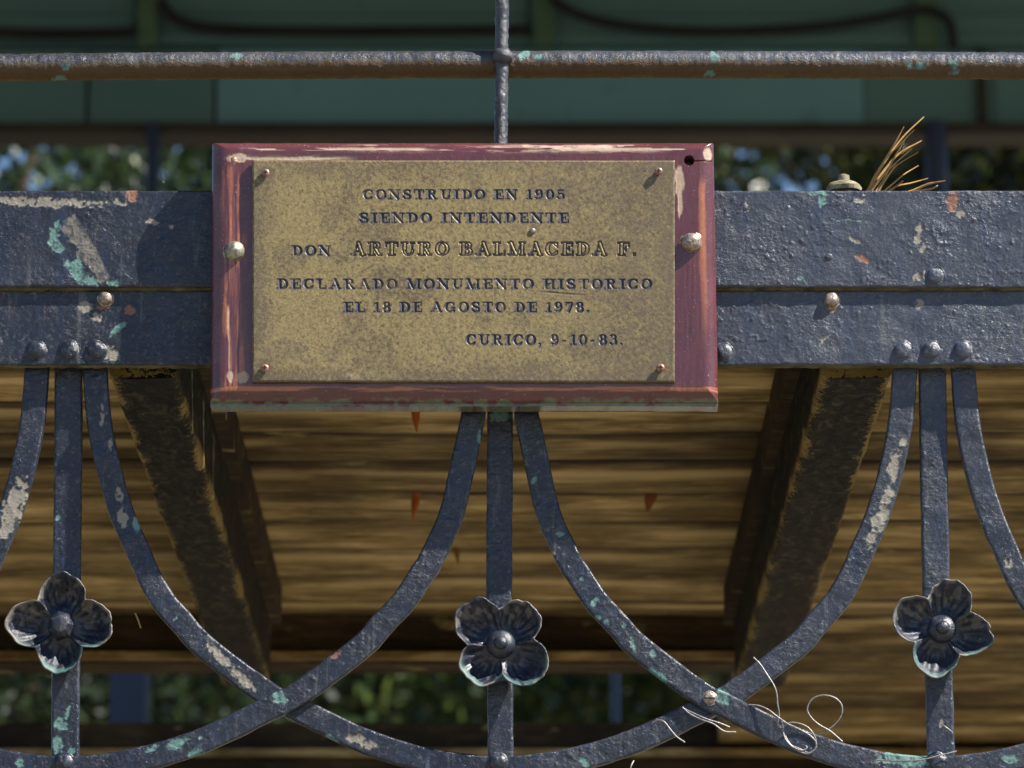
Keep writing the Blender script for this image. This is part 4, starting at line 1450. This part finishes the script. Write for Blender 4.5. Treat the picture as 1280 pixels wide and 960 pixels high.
bp = plate()
YPF = YBF - .0052
for i_, (u, v, tall) in enumerate(((332, 217, 1.0), (823, 215, 1.0), (331, 461, 1.0), (825.5, 460.5, 1.0))):
    c = ptv(u, v, YPF)
    r_ = 4.6 * PXM
    m_ = MB()
    m_.lathe_y(c, [(r_ * .8, .002), (r_ * .8, -.0014), (r_ * 1.08, -.0019), (r_ * 1.1, -.0030), (r_ * .8, -.0040), (r_ * .4, -.0043), (r_ * .05, -.0036)], 16, .04, i_)
    so = m_.build('screw', M['screw'], bp, 45)
    for dx, dz in ((1, .16), (.16, 1)):
        m_ = MB(); m_.box(c.x - r_ * .62 * dx, c.x + r_ * .62 * dx, c.y - .0046 + .0002 * dx, c.y - .0041, c.z - r_ * .62 * dz, c.z + r_ * .62 * dz)
        m_.build('cross_slot', M['cable'], so)
rivet(666, 288, YPF - .0001, 3.2, M['wire'], 'pin', .05, .5, parent=plq)
o = rivet(293.5, 314, YBF + .0008, 13, M['bolt'], 'bolt_head', .02, .78, parent=plq, label='pale brass dome bolt on the left edge of the board')
o = rivet(864.5, 304, YBF + .0006, 13, M['bolt_brown'], 'bolt_head', .02, .95, parent=plq, label='brown dome bolt on the right edge of the board')
rivet(292, 202, YBF + .002, 7.5, M['screw'], 'plug', .12, .35, parent=plq, label='round wooden plug in the upper left corner of the board')

# ================================================================== SMALL THINGS
# dry pine needles lodged behind the beam
nd = thing('pine_needle_tuft', 'tuft of dry brown pine needles sticking up behind the right half of the beam', 'pine needles', tuple(ptv(1090, 240, .07)))
NEED = [((1082, 242), (1104, 205), (1128, 172), (1155, 146), 2.4), ((1083, 243), (1106, 212), (1124, 192), (1152, 176), 2.0),
        ((1086, 243), (1108, 215), (1127, 197), (1140, 186), 1.8), ((1090, 243), (1108, 222), (1122, 206), (1148, 190), 2.0),
        ((1085, 243), (1098, 214), (1118, 180), (1130, 158), 1.8), ((1092, 243), (1106, 222), (1116, 200), (1134, 170), 1.6),
        ((1100, 243), (1118, 228), (1130, 218), (1148, 207), 2.2), ((1104, 243), (1120, 233), (1138, 229), (1160, 223), 2.4),
        ((1126, 243), (1142, 238), (1160, 230), (1182, 226), 2.0), ((1084, 243), (1092, 222), (1110, 196), (1143, 162), 1.5),
        ((1108, 243), (1116, 236), (1124, 230), (1129, 226), 3.0), ((1096, 243), (1102, 232), (1112, 217), (1120, 205), 2.2),
        ((1135, 243), (1150, 238), (1164, 236), (1172, 232), 1.6)]
for i_, (p0, p1, p2, p3, w) in enumerate(NEED):
    m_ = MB()
    path = smooth_path([p0, p1, p2, p3], 6)
    n = len(path)
    m_.tube([ptv(u, v, .066 + .012 * math.sin(i_ * 2.1) + .02 * k / n * math.cos(i_)) for k, (u, v) in enumerate(path)],
            [max(.2, w * .5 * (1 - .6 * (k / n) ** 2)) * PXM * (1.35 + .5 * math.sin(i_ * 1.7)) for k in range(n)], 6)
    m_.build('needle', M['needle'], nd, 60)

# a stray needle caught on a cobweb left of the first loop
tm_ = MB()
tm_.tube([ptv(169, 766, .06), ptv(173, 776, .06), ptv(176, 785, .06)], 1.0 * PXM, 6)
o = tm_.build('needle', M['needle'], None, 60)
tag(o, 'single pale needle hanging beside the flower at the lower left', 'pine needle')

# loose wire twisted round the crossing of the loops
YW = Y_UF - .004
wr = thing('wire', 'thin silvery wire looped and twisted round the crossing of two bars at the lower right', 'wire', tuple(ptv(925, 880, YW)))
WIRES = [
    [(942, 822), (950, 830), (960, 845), (968, 858), (971, 868), (972, 880), (974, 893), (972, 905), (976, 910)],
    [(936, 881), (948, 882), (960, 887), (972, 896), (985, 905), (998, 911), (1012, 919), (1020, 928), (1019, 936), (1010, 942), (997, 938), (986, 928), (980, 915), (978, 905)],
    [(958, 893), (970, 901), (976, 908), (990, 903), (1008, 908), (1018, 920), (1020, 932), (1012, 941), (1000, 936), (990, 932)],
    [(978, 908), (981, 922), (990, 933), (1003, 938), (1009, 934), (1003, 930)],
    [(1021, 918), (1032, 914), (1044, 905), (1052, 893), (1052, 881), (1043, 872), (1028, 869), (1015, 874), (1009, 886), (1014, 897), (1024, 906), (1038, 914), (1053, 927)],
    [(853, 884), (862, 892), (876, 899), (892, 905), (905, 914), (920, 915)],
    [(855, 886), (870, 893), (884, 899), (900, 904), (912, 909)],
    [(815, 904), (822, 900), (830, 902), (838, 912), (846, 921), (856, 928)],
    [(792, 951), (789, 957), (787, 966)],
    [(1096, 950), (1120, 951), (1150, 950), (1172, 945), (1196, 939)],
    [(1176, 905), (1181, 908), (1190, 915)],
]
for i_, wpts in enumerate(WIRES):
    m_ = MB()
    path = smooth_path(wpts, 3)
    n = len(path)
    m_.tube([ptv(u, v, YW - (.004 if i_ in (1, 2, 3, 4) else 0) - .004 * math.sin(k / n * math.pi)) for k, (u, v) in enumerate(path)], 0.95 * PXM, 7)
    m_.build('strand', M['wire'], wr, 60)

# dry leaves hanging from the gaps between the floor boards


def dry_leaf(u, v_top, v_bot, wpx, vseam, mat, label, slant=0, seed=0):
    y = seam_y(vseam, ZB) - .004
    a = ptv(u, v_top, y); b = ptv(u + slant, v_bot, y)
    wl = wpx / FPX * (y - CY)
    vs, fs = [], []
    n = 8
    for k in range(n + 1):
        t_ = k / n
        c = a.lerp(b, t_)
        w = wl * (1 - t_ ** 1.6) * (.8 + .2 * math.sin(t_ * 3.1)) / 2 + .0004
        cur = .004 * math.sin(t_ * 2.5 + seed)
        vs += [(c.x - w, c.y + cur, c.z), (c.x, c.y + cur - .003, c.z), (c.x + w, c.y + cur, c.z),
               (c.x + w, c.y + cur + .0008, c.z), (c.x, c.y + cur - .0022, c.z), (c.x - w, c.y + cur + .0008, c.z)]
    for k in range(n):
        for q in range(6):
            fs.append((k * 6 + q, k * 6 + (q + 1) % 6, (k + 1) * 6 + (q + 1) % 6, (k + 1) * 6 + q))
    m_ = MB(); m_.add(vs, fs)
    o = m_.build('dry_leaf', mat, None, 60)
    tag(o, label, 'leaf', 'dry leaves caught between the floor boards')


dry_leaf(519, 508, 541, 12, 508, M['orange_leaf'], 'bright orange dry leaf tip hanging just below the plaque board', 2, 1)
dry_leaf(520, 616, 652, 12, 617, M['orange_leaf'], 'orange dry leaf tip hanging under the floor, left of the middle bars', -3, 2)
dry_leaf(570, 684, 707, 8, 685, M['ochre_leaf'], 'small dull ochre leaf tip beside the middle loop bar', 3, 3)
dry_leaf(815, 615, 641, 18, 617, M['brown_leaf'], 'dark brown pointed leaf hanging under the floor at the right', -6, 4)
